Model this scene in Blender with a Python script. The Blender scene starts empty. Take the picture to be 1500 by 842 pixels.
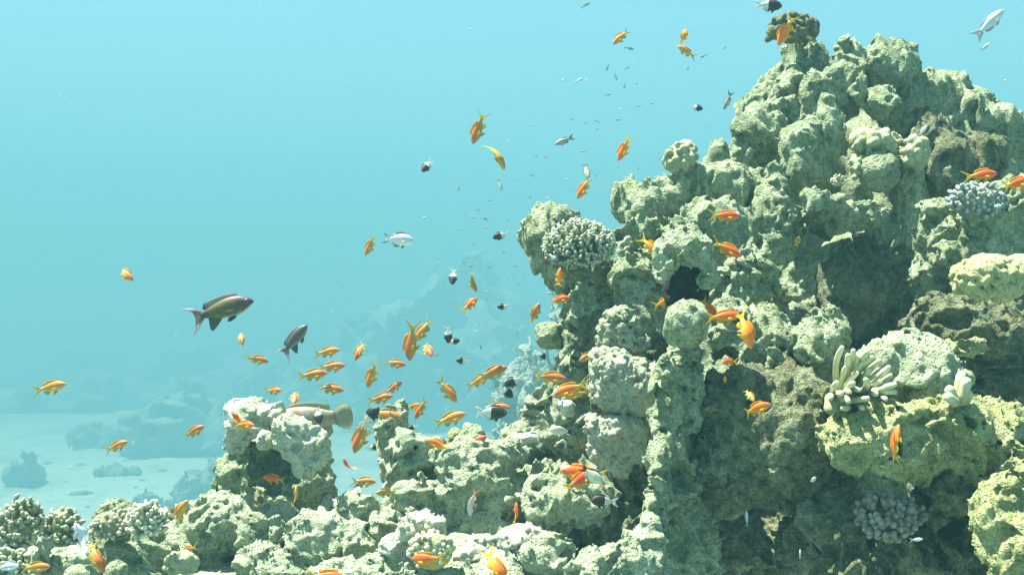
import bpy, math, random, zlib
import numpy as np
from mathutils import Vector, Matrix

R = math.radians
scene = bpy.context.scene
col = scene.collection

# ------------------------------------------------------------------ camera, world, sun, exposure
F_PX = 1608.0          # focal length in photograph pixels (1500 wide)
CX, CY = 750.0, 421.0
CAM_Z = 10.0            # the sand lies this far below the diver's camera
cam_data = bpy.data.cameras.new('camera')
cam_data.sensor_width = 36.0
cam_data.lens = 36.0 * F_PX / 1500.0
cam_data.clip_start = 0.05
cam_data.clip_end = 1000
cam = bpy.data.objects.new('camera', cam_data)
cam.location = (0, 0, CAM_Z)
cam.rotation_euler = (R(90), 0, 0)
col.objects.link(cam)
scene.camera = cam

SUN_EL, SUN_AZ = R(69), R(-74)        # azimuth clockwise from straight ahead
world = bpy.data.worlds.new('World')
scene.world = world
world.use_nodes = True
wt = world.node_tree
wt.nodes.clear()
wo = wt.nodes.new('ShaderNodeOutputWorld')
wb = wt.nodes.new('ShaderNodeBackground')
ws = wt.nodes.new('ShaderNodeTexSky')
ws.sky_type = 'NISHITA'
ws.sun_disc = False
ws.sun_elevation = SUN_EL
ws.sun_rotation = SUN_AZ
wb.inputs['Strength'].default_value = 0.05
wt.links.new(ws.outputs[0], wb.inputs[0])
wt.links.new(wb.outputs[0], wo.inputs[0])

sd = bpy.data.lights.new('sun', 'SUN')
sd.energy = 5.0
sd.angle = R(0.5)
sd.color = (0.97, 1.0, 0.86)
sun = bpy.data.objects.new('sun', sd)
dirv = Vector((math.sin(SUN_AZ) * math.cos(SUN_EL), math.cos(SUN_AZ) * math.cos(SUN_EL), math.sin(SUN_EL)))
sun.rotation_euler = dirv.to_track_quat('Z', 'Y').to_euler()
sun.location = (0, 0, 30)
col.objects.link(sun)

scene.view_settings.view_transform = 'Standard'
scene.view_settings.look = 'None'
scene.view_settings.gamma = 1.0
scene.view_settings.use_curve_mapping = False
scene.view_settings.exposure = 2.6
scene.cycles.use_denoising = True
scene.cycles.max_bounces = 8
scene.cycles.diffuse_bounces = 3
scene.cycles.volume_bounces = 1
scene.cycles.transparent_max_bounces = 16

# ------------------------------------------------------------------ helpers: tags, points, materials
def P(x, y, d):
    """the world point seen at photograph pixel x, y at d metres"""
    return np.array(((x - CX) / F_PX * d, d, CAM_Z - (y - CY) / F_PX * d))

def tag(o, label=None, cat=None, group=None, kind=None):
    if label: o['label'] = label
    if cat: o['category'] = cat
    if group: o['group'] = group
    if kind: o['kind'] = kind
    return o

def empty(name, loc):
    o = bpy.data.objects.new(name, None)
    o.empty_display_size = 0.05
    o.location = loc
    col.objects.link(o)
    return o

def link_mesh(name, me, mat=None, parent=None, loc=None):
    o = bpy.data.objects.new(name, me)
    if mat is not None:
        me.materials.clear()
        me.materials.append(mat)
    if loc is not None: o.location = loc
    if parent is not None: o.parent = parent
    col.objects.link(o)
    return o

def mesh_from(name, verts, faces, smooth=True):
    """verts n x 3 array, faces m x 4 (quads) array or a list"""
    me = bpy.data.meshes.new(name)
    verts = np.asarray(verts, dtype=np.float32)
    if isinstance(faces, np.ndarray):
        nf, k = faces.shape
        me.vertices.add(len(verts))
        me.vertices.foreach_set('co', verts.ravel())
        me.loops.add(nf * k)
        me.loops.foreach_set('vertex_index', faces.astype(np.int32).ravel())
        me.polygons.add(nf)
        me.polygons.foreach_set('loop_start', (np.arange(nf) * k).astype(np.int32))
        me.polygons.foreach_set('loop_total', np.full(nf, k, dtype=np.int32))
        me.update(calc_edges=True)
    else:
        me.from_pydata(verts.tolist(), [], faces)
        me.update()
    me.polygons.foreach_set('use_smooth', np.full(len(me.polygons), smooth))
    return me

class MB:
    """collects several quad/tri surfaces into one mesh, with an optional value per vertex"""
    def __init__(s): s.v, s.f, s.a, s.n = [], [], [], 0
    def add(s, v, f, a=None):
        v = np.asarray(v, float)
        s.v.append(v)
        s.f += [[i + s.n for i in q] for q in f]
        s.a.append(np.zeros(len(v)) if a is None else np.asarray(a, float))
        s.n += len(v)
    def tube(s, pts, rad, seg=8, a=None):
        """a tapered tube with rounded end through pts (k x 3), radii rad (k)"""
        pts = np.asarray(pts, float); rad = np.asarray(rad, float); k = len(pts)
        t = np.gradient(pts, axis=0)
        t /= np.linalg.norm(t, axis=1)[:, None] + 1e-12
        ref = np.array((0.31, 0.52, 0.79))
        rings = []
        for i in range(k):
            u = np.cross(t[i], ref); u /= np.linalg.norm(u) + 1e-12
            w = np.cross(t[i], u)
            an = np.arange(seg) * 2 * math.pi / seg
            rings.append(pts[i] + rad[i] * (np.cos(an)[:, None] * u + np.sin(an)[:, None] * w))
        v = np.concatenate(rings + [pts[:1] - t[:1] * rad[0] * .3, pts[-1:] + t[-1:] * rad[-1] * .55])
        f = []
        for i in range(k - 1):
            for j in range(seg):
                f.append([i * seg + j, i * seg + (j + 1) % seg, (i + 1) * seg + (j + 1) % seg, (i + 1) * seg + j])
        for j in range(seg):
            f.append([k * seg, (j + 1) % seg, j])
            f.append([k * seg + 1, (k - 1) * seg + j, (k - 1) * seg + (j + 1) % seg])
        if a is not None:
            a = np.concatenate([np.repeat(np.asarray(a, float), seg), [a[0]], [a[-1]]])
        s.add(v, f, a)
    def mesh(s, name, smooth=True, attr='tip'):
        me = mesh_from(name, np.concatenate(s.v), s.f, smooth)
        at = me.attributes.new(attr, 'FLOAT', 'POINT')
        at.data.foreach_set('value', np.concatenate(s.a).astype(np.float32))
        return me

class NT:
    def __init__(s, name):
        s.m = bpy.data.materials.new(name)
        s.m.use_nodes = True
        s.t = s.m.node_tree
        s.t.nodes.clear()
        s.out = s.t.nodes.new('ShaderNodeOutputMaterial')
    def n(s, typ, **kw):
        o = s.t.nodes.new(typ)
        for k, v in kw.items():
            if k in o.inputs.keys(): o.inputs[k].default_value = v
            else: setattr(o, k, v)
        return o
    def l(s, a, b): s.t.links.new(a, b)
    def ramp(s, fac, stops):
        r = s.n('ShaderNodeValToRGB')
        e = r.color_ramp.elements
        while len(e) < len(stops): e.new(0.5)
        for i, (p, c) in enumerate(stops):
            e[i].position = p
            e[i].color = (*c, 1) if len(c) == 3 else c
        s.l(fac, r.inputs[0])
        return r.outputs[0]
    def mix(s, fac, a, b, blend='MIX'):
        m = s.n('ShaderNodeMix', data_type='RGBA', blend_type=blend)
        for sock, v in ((m.inputs[0], fac), (m.inputs[6], a), (m.inputs[7], b)):
            if hasattr(v, 'is_output'): s.l(v, sock)
            elif isinstance(v, (int, float)): sock.default_value = v
            else: sock.default_value = (*v, 1)
        return m.outputs[2]
    def math(s, op, a, b=0.0):
        m = s.n('ShaderNodeMath', operation=op)
        for sock, v in ((m.inputs[0], a), (m.inputs[1], b)):
            if hasattr(v, 'is_output'): s.l(v, sock)
            else: sock.default_value = v
        return m.outputs[0]

def rock_material(name, base, pale, dark, scale=1.0, bump=1.0, pale_amt=0.5, spots=None):
    """a porous, dusty, algae-covered surface: patches of colour, fine pores as bump"""
    q = NT(name)
    tc = q.n('ShaderNodeTexCoord')
    oi = q.n('ShaderNodeObjectInfo')
    off = q.n('ShaderNodeVectorMath', operation='ADD')
    sc = q.n('ShaderNodeVectorMath', operation='SCALE'); sc.inputs[3].default_value = 37.0
    cmb = q.n('ShaderNodeCombineXYZ')
    for i in range(3): q.l(oi.outputs['Random'], cmb.inputs[i])
    q.l(cmb.outputs[0], sc.inputs[0])
    q.l(tc.outputs['Object'], off.inputs[0]); q.l(sc.outputs[0], off.inputs[1])
    v = off.outputs[0]
    n1 = q.n('ShaderNodeTexNoise', Scale=14 * scale, Detail=6, Roughness=0.62); q.l(v, n1.inputs['Vector'])
    n2 = q.n('ShaderNodeTexNoise', Scale=60 * scale, Detail=5, Roughness=0.7); q.l(v, n2.inputs['Vector'])
    n3 = q.n('ShaderNodeTexNoise', Scale=230 * scale, Detail=3, Roughness=0.7); q.l(v, n3.inputs['Vector'])
    vo = q.n('ShaderNodeTexVoronoi', Scale=110 * scale); q.l(v, vo.inputs['Vector'])
    vs = q.n('ShaderNodeTexVoronoi', Scale=240 * scale); q.l(v, vs.inputs['Vector'])
    c = q.ramp(n1.outputs[0], [(0.32, dark), (0.5, base), (0.72, pale)])
    c2 = q.ramp(n2.outputs[0], [(0.3, tuple(x * .55 for x in dark)), (0.47, base), (0.66, pale)])
    c = q.mix(0.55, c, c2)
    f3 = q.ramp(n3.outputs[0], [(0.35, (0.55, 0.55, 0.55)), (0.62, (1.2, 1.2, 1.15))])
    c = q.mix(0.75, c, f3, 'MULTIPLY')
    if spots:
        sp = q.n('ShaderNodeTexNoise', Scale=26 * scale, Detail=3, Roughness=0.55); q.l(v, sp.inputs['Vector'])
        fac = q.ramp(sp.outputs[0], [(0.58, (0, 0, 0)), (0.66, (1, 1, 1))])
        c = q.mix(q.math('MULTIPLY', fac, 0.6), c, spots)
    b = q.n('ShaderNodeBsdfPrincipled', Roughness=0.92)
    b.inputs['Specular IOR Level'].default_value = 0.15
    q.l(c, b.inputs['Base Color'])
    h1 = q.ramp(vo.outputs['Distance'], [(0.08, (0, 0, 0)), (0.38, (1, 1, 1))])
    h2 = q.ramp(vs.outputs['Distance'], [(0.05, (0, 0, 0)), (0.4, (1, 1, 1))])
    hh = q.math('ADD', q.math('MULTIPLY', h1, 0.55), q.math('MULTIPLY', h2, 0.3))
    hh = q.math('ADD', hh, q.math('MULTIPLY', n2.outputs[0], 1.5))
    hh = q.math('ADD', hh, q.math('MULTIPLY', n3.outputs[0], 0.5))
    bp = q.n('ShaderNodeBump', Strength=0.9 * bump, Distance=0.014 / scale)
    q.l(hh, bp.inputs['Height'])
    q.l(bp.outputs[0], b.inputs['Normal'])
    q.l(b.outputs[0], q.out.inputs[0])
    return q.m

def coral_material(name, base, tip, rough=0.8, bscale=420.0, bump=0.5, noise=0.35):
    """coral skin: 'tip' attribute runs 0..1 to the pale growing ends"""
    q = NT(name)
    tc = q.n('ShaderNodeTexCoord')
    at = q.n('ShaderNodeAttribute', attribute_name='tip')
    n1 = q.n('ShaderNodeTexNoise', Scale=45, Detail=4, Roughness=0.6); q.l(tc.outputs['Object'], n1.inputs['Vector'])
    vo = q.n('ShaderNodeTexVoronoi', Scale=bscale); q.l(tc.outputs['Object'], vo.inputs['Vector'])
    c = q.mix(at.outputs['Fac'], base, tip)
    g = q.ramp(n1.outputs[0], [(0.3, (1 - noise,) * 3), (0.65, (1 + noise * .4,) * 3)])
    c = q.mix(1.0, c, g, 'MULTIPLY')
    b = q.n('ShaderNodeBsdfPrincipled', Roughness=rough)
    b.inputs['Specular IOR Level'].default_value = 0.25
    q.l(c, b.inputs['Base Color'])
    bp = q.n('ShaderNodeBump', Strength=bump, Distance=0.003)
    q.l(vo.outputs['Distance'], bp.inputs['Height'])
    q.l(bp.outputs[0], b.inputs['Normal'])
    q.l(b.outputs[0], q.out.inputs[0])
    return q.m

# ------------------------------------------------------------------ numpy noise tiles and signed-distance rock building
rng = np.random.default_rng(7)
TN = 64
def _value_tile(cells):
    g = rng.random((cells,) * 3)
    t = np.arange(TN) * cells / TN
    i = np.floor(t).astype(int); f = t - i; f = f * f * f * (f * (f * 6 - 15) + 10)
    j = (i + 1) % cells; i %= cells
    for ax in range(3):
        sh = [1, 1, 1]; sh[ax] = TN
        ff = f.reshape(sh)
        g = np.take(g, i, ax) * (1 - ff) + np.take(g, j, ax) * ff
    return g
VT = _value_tile(16) - .5
def _worley_tile(cells):
    pts = rng.random((cells, cells, cells, 3))
    ax = (np.arange(TN) + .5) * cells / TN
    X = np.stack(np.meshgrid(ax, ax, ax, indexing='ij'), -1)
    ci = np.floor(X).astype(int)
    best = np.full(X.shape[:3], 9.0)
    for a in (-1, 0, 1):
        for b in (-1, 0, 1):
            for c in (-1, 0, 1):
                q = ci + (a, b, c)
                m = q % cells
                p = pts[m[..., 0], m[..., 1], m[..., 2]] + q
                best = np.minimum(best, ((X - p) ** 2).sum(-1))
    return np.sqrt(best)
WT = _worley_tile(12)
def _tri(T, p):
    """periodic trilinear lookup, p in tile units (tile = 1)"""
    p = p * TN
    i = np.floor(p).astype(np.int64); f = p - i
    i0 = i % TN; i1 = (i0 + 1) % TN
    x0, y0, z0 = i0.T; x1, y1, z1 = i1.T
    fx, fy, fz = f.T
    a = T[x0, y0, z0] * (1 - fx) + T[x1, y0, z0] * fx
    b = T[x0, y1, z0] * (1 - fx) + T[x1, y1, z0] * fx
    c = T[x0, y0, z1] * (1 - fx) + T[x1, y0, z1] * fx
    d = T[x0, y1, z1] * (1 - fx) + T[x1, y1, z1] * fx
    return (a * (1 - fy) + b * fy) * (1 - fz) + (c * (1 - fy) + d * fy) * fz
def vnoise(p, wl): return _tri(VT, p / (wl * 16))          # -.5 .. .5, wavelength wl metres
def worley(p, wl): return _tri(WT, p / (wl * 12))          # 0 .. ~1 in cell units

def surface_nets(Fv, org, h):
    s = Fv < 0
    def sh(A, c): return A[c[0]:A.shape[0] - 1 + c[0], c[1]:A.shape[1] - 1 + c[1], c[2]:A.shape[2] - 1 + c[2]]
    cs = [(a, b, c) for a in (0, 1) for b in (0, 1) for c in (0, 1)]
    cnt = sum(sh(s, c).astype(np.int8) for c in cs)
    act = (cnt > 0) & (cnt < 8)
    I = np.stack(np.nonzero(act), 1)
    n = len(I)
    idx = np.full(act.shape, -1, np.int64); idx[act] = np.arange(n)
    acc = np.zeros((n, 3)); num = np.zeros(n)
    for c in cs:
        for ax in range(3):
            if c[ax]: continue
            e = list(c); e[ax] = 1
            fa = Fv[tuple((I + c).T)]; fb = Fv[tuple((I + e).T)]
            m = (fa < 0) != (fb < 0)
            t = fa[m] / (fa[m] - fb[m])
            p = np.tile(np.array(c, float), (m.sum(), 1)); p[:, ax] += t
            acc[m] += p; num[m] += 1
    V = org + h * (I + acc / num[:, None])
    quads = []
    for ax in range(3):
        b, c = [(1, 2), (2, 0), (0, 1)][ax]
        sl0 = [slice(None)] * 3; sl1 = [slice(None)] * 3
        sl0[ax] = slice(0, -1); sl1[ax] = slice(1, None)
        d = s[tuple(sl0)] != s[tuple(sl1)]
        E = np.stack(np.nonzero(d), 1)
        ok = (E[:, b] > 0) & (E[:, c] > 0) & (E[:, b] < s.shape[b] - 1) & (E[:, c] < s.shape[c] - 1)
        E = E[ok]
        def at(ob, oc):
            q = E.copy(); q[:, b] -= ob; q[:, c] -= oc
            return idx[tuple(q.T)]
        Q = np.stack([at(1, 1), at(0, 1), at(0, 0), at(1, 0)], 1)
        inside = s[tuple(E.T)]
        Q[~inside] = Q[~inside][:, ::-1]
        quads.append(Q)
    Q = np.concatenate(quads)
    # drop small floating islands
    par = np.arange(n)
    a = Q[:, [0, 1, 2, 3]].ravel(); bb = Q[:, [1, 2, 3, 0]].ravel()
    while True:
        pa, pb = par[a], par[bb]
        lo, hi = np.minimum(pa, pb), np.maximum(pa, pb)
        if not (lo != hi).any(): break
        np.minimum.at(par, hi, lo)
        while True:
            pp = par[par]
            if (pp == par).all(): break
            par = pp
    u, inv, k = np.unique(par, return_inverse=True, return_counts=True)
    keep = (k == k.max())[inv]
    Q = Q[keep[Q[:, 0]]]
    new = np.cumsum(keep) - 1
    return V[keep], new[Q]

def smin(a, b, k):
    h = np.clip(0.5 + 0.5 * (b - a) / k, 0, 1)
    return b * (1 - h) + a * h - k * h * (1 - h)

def e(x, y, rx, ry=None, rot=0.0, dd=0.0, rd=None):
    """an ellipsoid lobe: photograph pixels, dd metres further away, rd depth radius in pixels"""
    ry = rx if ry is None else ry
    return ('e', x, y, rx, ry, rot, dd, (rx + ry) * .5 if rd is None else rd)
def c(x0, y0, r0, x1, y1, r1, dd0=0.0, dd1=0.0): return ('c', x0, y0, r0, x1, y1, r1, dd0, dd1)
def hole(*a, **k): return ('h', e(*a, **k))

def sdf_prims(prims, d, X, k):
    """X: n x 3 world points"""
    out = None
    cuts = []
    for p in prims:
        cut = p[0] == 'h'
        if cut: p = p[1]
        if p[0] == 'e':
            _, x, y, rx, ry, rot, dd, rd = p
            D = d + dd; s = D / F_PX
            q = X - P(x, y, D)
            a = R(rot); ca, sa = math.cos(a), math.sin(a)
            u = np.stack([q[:, 0] * ca + q[:, 2] * sa, q[:, 1], -q[:, 0] * sa + q[:, 2] * ca], 1)
            r = np.array((rx, rd, ry)) * s
            k0 = np.sqrt(((u / r) ** 2).sum(1)) + 1e-9
            k1 = np.sqrt(((u / (r * r)) ** 2).sum(1)) + 1e-9
            f = k0 * (k0 - 1) / k1
        elif p[0] == 's':
            q = np.nonzero((np.abs(X[:, 0] - p[1][0]) < p[2] + .09) & (np.abs(X[:, 2] - p[1][2]) < p[2] + .09))[0]
            if len(q) and out is not None:
                fq = np.sqrt(((X[q] - p[1]) ** 2).sum(1)) - p[2]
                out[q] = smin(out[q], fq, k)
            continue
        else:
            _, x0, y0, r0, x1, y1, r1, d0, d1 = p
            A = P(x0, y0, d + d0); B = P(x1, y1, d + d1)
            ab = B - A
            t = np.clip(((X - A) @ ab) / (ab @ ab), 0, 1)
            r = (r0 + (r1 - r0) * t) * (d / F_PX)
            f = np.sqrt(((X - A - t[:, None] * ab) ** 2).sum(1)) - r
        if cut: cuts.append(f)
        else: out = f if out is None else smin(out, f, k)
    for f in cuts: out = -smin(-out, f, k * .7)
    return out

def bounds(prims, d, pad):
    lo, hi = [], []
    for p in prims:
        if p[0] == 'h': continue
        if p[0] == 'e':
            ctr = P(p[1], p[2], d + p[6]); r = max(p[3], p[4]) * (d + p[6]) / F_PX
            rr = np.array((r, p[7] * (d + p[6]) / F_PX, r))
            lo.append(ctr - rr); hi.append(ctr + rr)
        elif p[0] == 's':
            lo.append(p[1] - p[2]); hi.append(p[1] + p[2])
        else:
            for x, y, r, dd in ((p[1], p[2], p[3], p[7]), (p[4], p[5], p[6], p[8])):
                ctr = P(x, y, d + dd); r = r * d / F_PX
                lo.append(ctr - r); hi.append(ctr + r)
    return np.min(lo, 0) - pad, np.max(hi, 0) + pad

# what each surface does to the smooth shape: (wavelength m, amplitude m) octaves, pits and bumps
STYLES = {
    'rock':  dict(oct=[(.11, .030), (.045, .032), (.019, .018), (.010, .009)], pits=[(.028, .019, .40), (.014, .013, .42)], k=.016),
    'pillar': dict(oct=[(.10, .030), (.042, .034), (.019, .020), (.010, .010)], pits=[(.026, .018, .40), (.014, .013, .42)], k=.020, zs=.55),
    'soft':  dict(oct=[(.09, .020), (.035, .010), (.014, .003)], pits=[(.020, .005, .35)], k=.014),
    'ball':  dict(oct=[(.07, .010), (.022, .007), (.010, .004)], pits=[(.011, .003, .4)], k=.010),
    'lump':  dict(oct=[(.06, .012), (.020, .004)], pits=[], k=.012),
    'tuft':  dict(oct=[(.06, .008), (.008, .005)], pits=[], bump=[(.0075, .008)], k=.004),
    'knob':  dict(oct=[(.05, .008), (.012, .003)], pits=[], k=.004),
    'crust': dict(oct=[(.09, .030), (.032, .026), (.013, .008)], pits=[(.017, .007, .45)], bump=[(.012, .009), (.007, .005)], k=.018),
    'base':  dict(oct=[(.40, .10), (.16, .07), (.06, .03), (.03, .012)], pits=[(.06, .02, .45)], k=.06),
    'mound': dict(oct=[(2.2, 1.0), (.9, .8), (.42, .45), (.22, .2)], pits=[(.7, .35, .5)], k=.35),
}

def build_sdf(name, d, prims, style, h, amp=1.0, label=''):
    st = STYLES[style]
    global rng
    rng = np.random.default_rng(zlib.crc32((label or name).encode()))
    tot = sum(a for _, a in st['oct']) * .75 * amp + sum(b[1] for b in st.get('bump', []))
    lo, hi = bounds(prims, d, tot + 3 * h)
    dims = np.ceil((hi - lo) / h).astype(int) + 1
    dims = (np.ceil((dims - 1) / 4).astype(int)) * 4 + 4
    bw = tot + sum(p[1] for p in st['pits']) + 2 * h
    axc = [lo[i] + h * (1.5 + 4 * np.arange(dims[i] // 4)) for i in range(3)]
    Xc = np.stack(np.meshgrid(*axc, indexing='ij'), -1).reshape(-1, 3)
    Sc = sdf_prims(prims, d, Xc, st['k']).reshape(dims // 4)
    S = Sc.repeat(4, 0).repeat(4, 1).repeat(4, 2).ravel()
    near = np.nonzero(np.abs(S) < bw + h * 5)[0]
    I = np.stack(np.unravel_index(near, dims), 1)
    Xn = lo + h * I
    for a in range(0, len(near), 400000):
        S[near[a:a + 400000]] = sdf_prims(prims, d, Xn[a:a + 400000], st['k'])
    bandw = tot + sum(p[1] for p in st['pits']) + 2 * h
    B = near[np.abs(S[near]) < bandw]
    x = lo + h * np.stack(np.unravel_index(B, dims), 1)
    rot = np.linalg.qr(rng.normal(size=(3, 3)))[0]
    y = (x * (1, 1, st.get('zs', 1.0))) @ rot.T + rng.random(3) * 5
    wl0 = st['oct'][0][0]
    warp = np.stack([vnoise(y + i * 1.37, wl0 * .8) for i in range(3)], 1) * wl0 * .55
    y = y + warp
    disp = np.zeros(len(B))
    for i, (wl, a) in enumerate(st['oct']):
        v = vnoise(y * (1, 1, 1), wl)
        if i == 1: v = .30 - np.abs(v) * 1.6          # ridged octave: sharp crests
        disp -= a * amp * v * 1.3
    for wl, a, th in st['pits']:
        m = np.clip((vnoise(y, wl * 5) + .28) * 2.6, 0, 1)     # pits come in patches
        disp += a * amp * np.clip(1 - worley(y, wl) / th, 0, 1) ** .7 * m * 1.3
    for wl, a in st.get('bump', []):
        disp -= a * (1 - np.clip(worley(y, wl), 0, 1) * 1.4)
    S[B] += disp
    V, Q = surface_nets(S.reshape(dims), lo, h)
    return V, Q

def rock_thing(name, label, cat, d, prims, style='rock', mat=None, h=.0045, group=None, amp=1.0, parent=None, kind=None):
    V, Q = build_sdf(name, d, prims, style, h, amp, label)
    org = np.array((V[:, 0].mean(), V[:, 1].mean(), V[:, 2].min()))
    me = mesh_from(name, V - org, Q)
    o = link_mesh(name, me, mat, None, org)
    if parent is not None:
        o.parent = parent
        o.location = Vector(org) - parent.location
        return o
    return tag(o, label, cat, group, kind)

def blob_spheres(x, y, d, rx, ry, n, r_px, seed, rd=None, face=.25):
    """little spheres over the camera side of an ellipsoid"""
    r = random.Random(seed); s = d / F_PX; out = []
    ctr = P(x, y, d); rd = rd or (rx + ry) * .5
    k = 0
    while len(out) < n and k < n * 50:
        k += 1
        v = np.array([r.gauss(0, 1) for _ in range(3)]); v /= np.linalg.norm(v)
        if -v[1] * .8 + v[2] * .5 < -face: continue
        p = ctr + v * np.array((rx, rd, ry)) * s
        rr = r_px * s * r.uniform(.75, 1.25)
        if any(np.linalg.norm(p - q[1]) < 1.35 * r_px * s for q in out): continue
        out.append(('s', p, rr))
    return out

# ------------------------------------------------------------------ materials
WATER_COLOR = (.117, .294, .350, 1)
WATER_DENSITY = .031
WATER_TOP = 26.0
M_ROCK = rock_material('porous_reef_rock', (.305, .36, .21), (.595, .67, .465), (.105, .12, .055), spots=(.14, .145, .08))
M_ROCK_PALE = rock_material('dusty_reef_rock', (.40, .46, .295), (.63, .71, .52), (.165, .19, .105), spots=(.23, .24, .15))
M_ROCK_SHADE = rock_material('shaded_reef_rock', (.145, .16, .08), (.40, .43, .28), (.05, .055, .022), spots=(.13, .10, .075))  # darker copy of the reef rock: shade of recesses put into its colour
M_ROCK_GREEN = rock_material('yellow_crust_rock', (.36, .39, .175), (.62, .65, .36), (.14, .15, .055))
M_CAVITY_SHADE = rock_material('cavity_shade_black', (.022, .026, .020), (.05, .055, .045), (.012, .014, .010))  # near-black colour standing in for the shade of the cavity under the hood
M_WHITE = rock_material('pale_crust', (.44, .47, .35), (.57, .60, .48), (.26, .28, .19), bump=.6)
M_KNOB = rock_material('knobbly_coral_skin', (.32, .34, .20), (.48, .51, .34), (.19, .20, .10), bump=.3)
M_SOFT = rock_material('soft_coral_skin', (.43, .45, .33), (.58, .60, .47), (.28, .30, .19), scale=1.6, bump=.8)
M_SOFT2 = rock_material('soft_coral_green_skin', (.33, .36, .24), (.46, .49, .35), (.20, .22, .13), scale=1.6, bump=.8)
M_FAR = rock_material('distant_reef_rock', (.24, .28, .21), (.40, .45, .35), (.13, .15, .10), scale=.06, bump=.8)

# ------------------------------------------------------------------ the setting: sand, far reefs, water haze
def sand_material():
    q = NT('pale_sand')
    tc = q.n('ShaderNodeTexCoord')
    n1 = q.n('ShaderNodeTexNoise', Scale=.12, Detail=5, Roughness=.6); q.l(tc.outputs['Object'], n1.inputs['Vector'])
    n2 = q.n('ShaderNodeTexNoise', Scale=1.1, Detail=6, Roughness=.7); q.l(tc.outputs['Object'], n2.inputs['Vector'])
    cc = q.ramp(n1.outputs[0], [(.36, (.11, .13, .09)), (.50, (.31, .37, .29)), (.7, (.40, .43, .33))])
    c2 = q.ramp(n2.outputs[0], [(.34, (.10, .115, .08)), (.46, (.31, .36, .29)), (.7, (.40, .43, .33))])
    cc = q.mix(.5, cc, c2)
    b = q.n('ShaderNodeBsdfPrincipled', Roughness=.95)
    q.l(cc, b.inputs['Base Color'])
    bp = q.n('ShaderNodeBump', Strength=.6, Distance=.05)
    q.l(n2.outputs[0], bp.inputs['Height']); q.l(bp.outputs[0], b.inputs['Normal'])
    q.l(b.outputs[0], q.out.inputs[0])
    return q.m
M_SAND = sand_material()

def sand_height(x, y):
    p = np.stack([x, y, np.zeros_like(x)], -1).reshape(-1, 3)
    return (vnoise(p, 9.0) * .55 + vnoise(p + 3.3, 3.1) * .22 + vnoise(p + 1.7, 1.1) * .08).reshape(x.shape)
def make_sand():
    xs = np.concatenate([np.linspace(-190, -42, 40), np.linspace(-40, 40, 161), np.linspace(42, 190, 40)])
    ys = np.concatenate([np.linspace(-190, -12, 30), np.linspace(-10, 70, 201), np.linspace(72, 190, 50)])
    X, Y = np.meshgrid(xs, ys, indexing='ij')
    V = np.stack([X, Y, sand_height(X, Y)], -1).reshape(-1, 3)
    nx, ny = X.shape
    i = np.arange(nx * ny).reshape(nx, ny)
    Q = np.stack([i[:-1, :-1], i[1:, :-1], i[1:, 1:], i[:-1, 1:]], -1).reshape(-1, 4)
    o = link_mesh('sand_seabed', mesh_from('sand_seabed', V, Q), M_SAND)
    tag(o, kind='structure')
make_sand()

def box_mesh(name, lo, hi):
    x0, y0, z0 = lo; x1, y1, z1 = hi
    v = [(x0, y0, z0), (x1, y0, z0), (x1, y1, z0), (x0, y1, z0), (x0, y0, z1), (x1, y0, z1), (x1, y1, z1), (x0, y1, z1)]
    f = [(0, 3, 2, 1), (4, 5, 6, 7), (0, 1, 5, 4), (1, 2, 6, 5), (2, 3, 7, 6), (3, 0, 4, 7)]
    return mesh_from(name, v, f, False)
q = NT('sea_water_haze')
pv = q.n('ShaderNodeVolumePrincipled')
pv.inputs['Color'].default_value = WATER_COLOR
pv.inputs['Density'].default_value = WATER_DENSITY
pv.inputs['Anisotropy'].default_value = 0.0
q.l(pv.outputs[0], q.out.inputs['Volume'])
haze = link_mesh('haze', box_mesh('haze', (-200, -200, -1.8), (200, 200, WATER_TOP)), q.m)
tag(haze, kind='stuff')

def mound(label, x, y, d, w, hgt, seed_d=0.0, flat=.5):
    """a far patch reef standing on the sand: x, y = photograph pixel of the middle of its foot, w/hgt half width and height in pixels"""
    zz = (y - CY) / F_PX
    s = d / F_PX
    prims = [e(x, y, w * .95, hgt * .55, 0, 0, w * flat)]
    r = random.Random(int(x * 7 + y))
    for i in range(14):
        a = r.uniform(-1, 1)
        hh = hgt * (1 - .6 * a * a) * r.uniform(.55, 1.08)
        prims.append(e(x + a * w * .9, y - hh * .5, w * r.uniform(.08, .2), hh * .5, r.uniform(-14, 14), r.uniform(-1, 1) * w * s * .4))
    hvox = max(.10, s * 4.0)
    st = STYLES['mound']
    old = dict(st)
    f = (hgt * s) / 3.0
    STYLES['mound'] = dict(oct=[(wl * f, a * f) for wl, a in old['oct']], pits=[(a * f, b * f, t) for a, b, t in old['pits']], k=.6 * f)
    o = rock_thing('patch_reef', label, 'patch reef', d, prims, 'mound', M_FAR, hvox, 'patch reefs on the sand beyond the near reef')
    STYLES['mound'] = old

def foot(y): return CAM_Z * F_PX / (y - CY)       # distance at which the sand shows at pixel row y
mound('tall hazy reef mound rising in the blue water between the two near reefs', 640, 612, 82.0, 180, 182)
mound('broad faint reef bank behind the purple fish', 330, 570, 107.9, 230, 70)
mound('faint low reef patch far left across the sand', 100, 566, 110.9, 110, 58)
mound('dark lone patch reef on bare sand at the left edge', 36, 703, 57.0, 27, 38)
mound('hazy reef patch on the sand under the two left orange fish', 140, 655, 68.7, 46, 40)
mound('long hazy reef patch behind the crusted pedestal', 265, 668, 65.1, 75, 88)
mound('small flat coral patch lying in the middle of the sand', 175, 697, 58.3, 36, 24)
mound('rounded reef patch just beyond the yellow branching coral', 215, 758, 47.7, 26, 38)
mound('hazy reef patch against the left slope of the pedestal', 300, 742, 50.1, 52, 62)
mound('hazy reef ridge behind the spotted grouper', 520, 610, 85.1, 120, 56)
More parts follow.
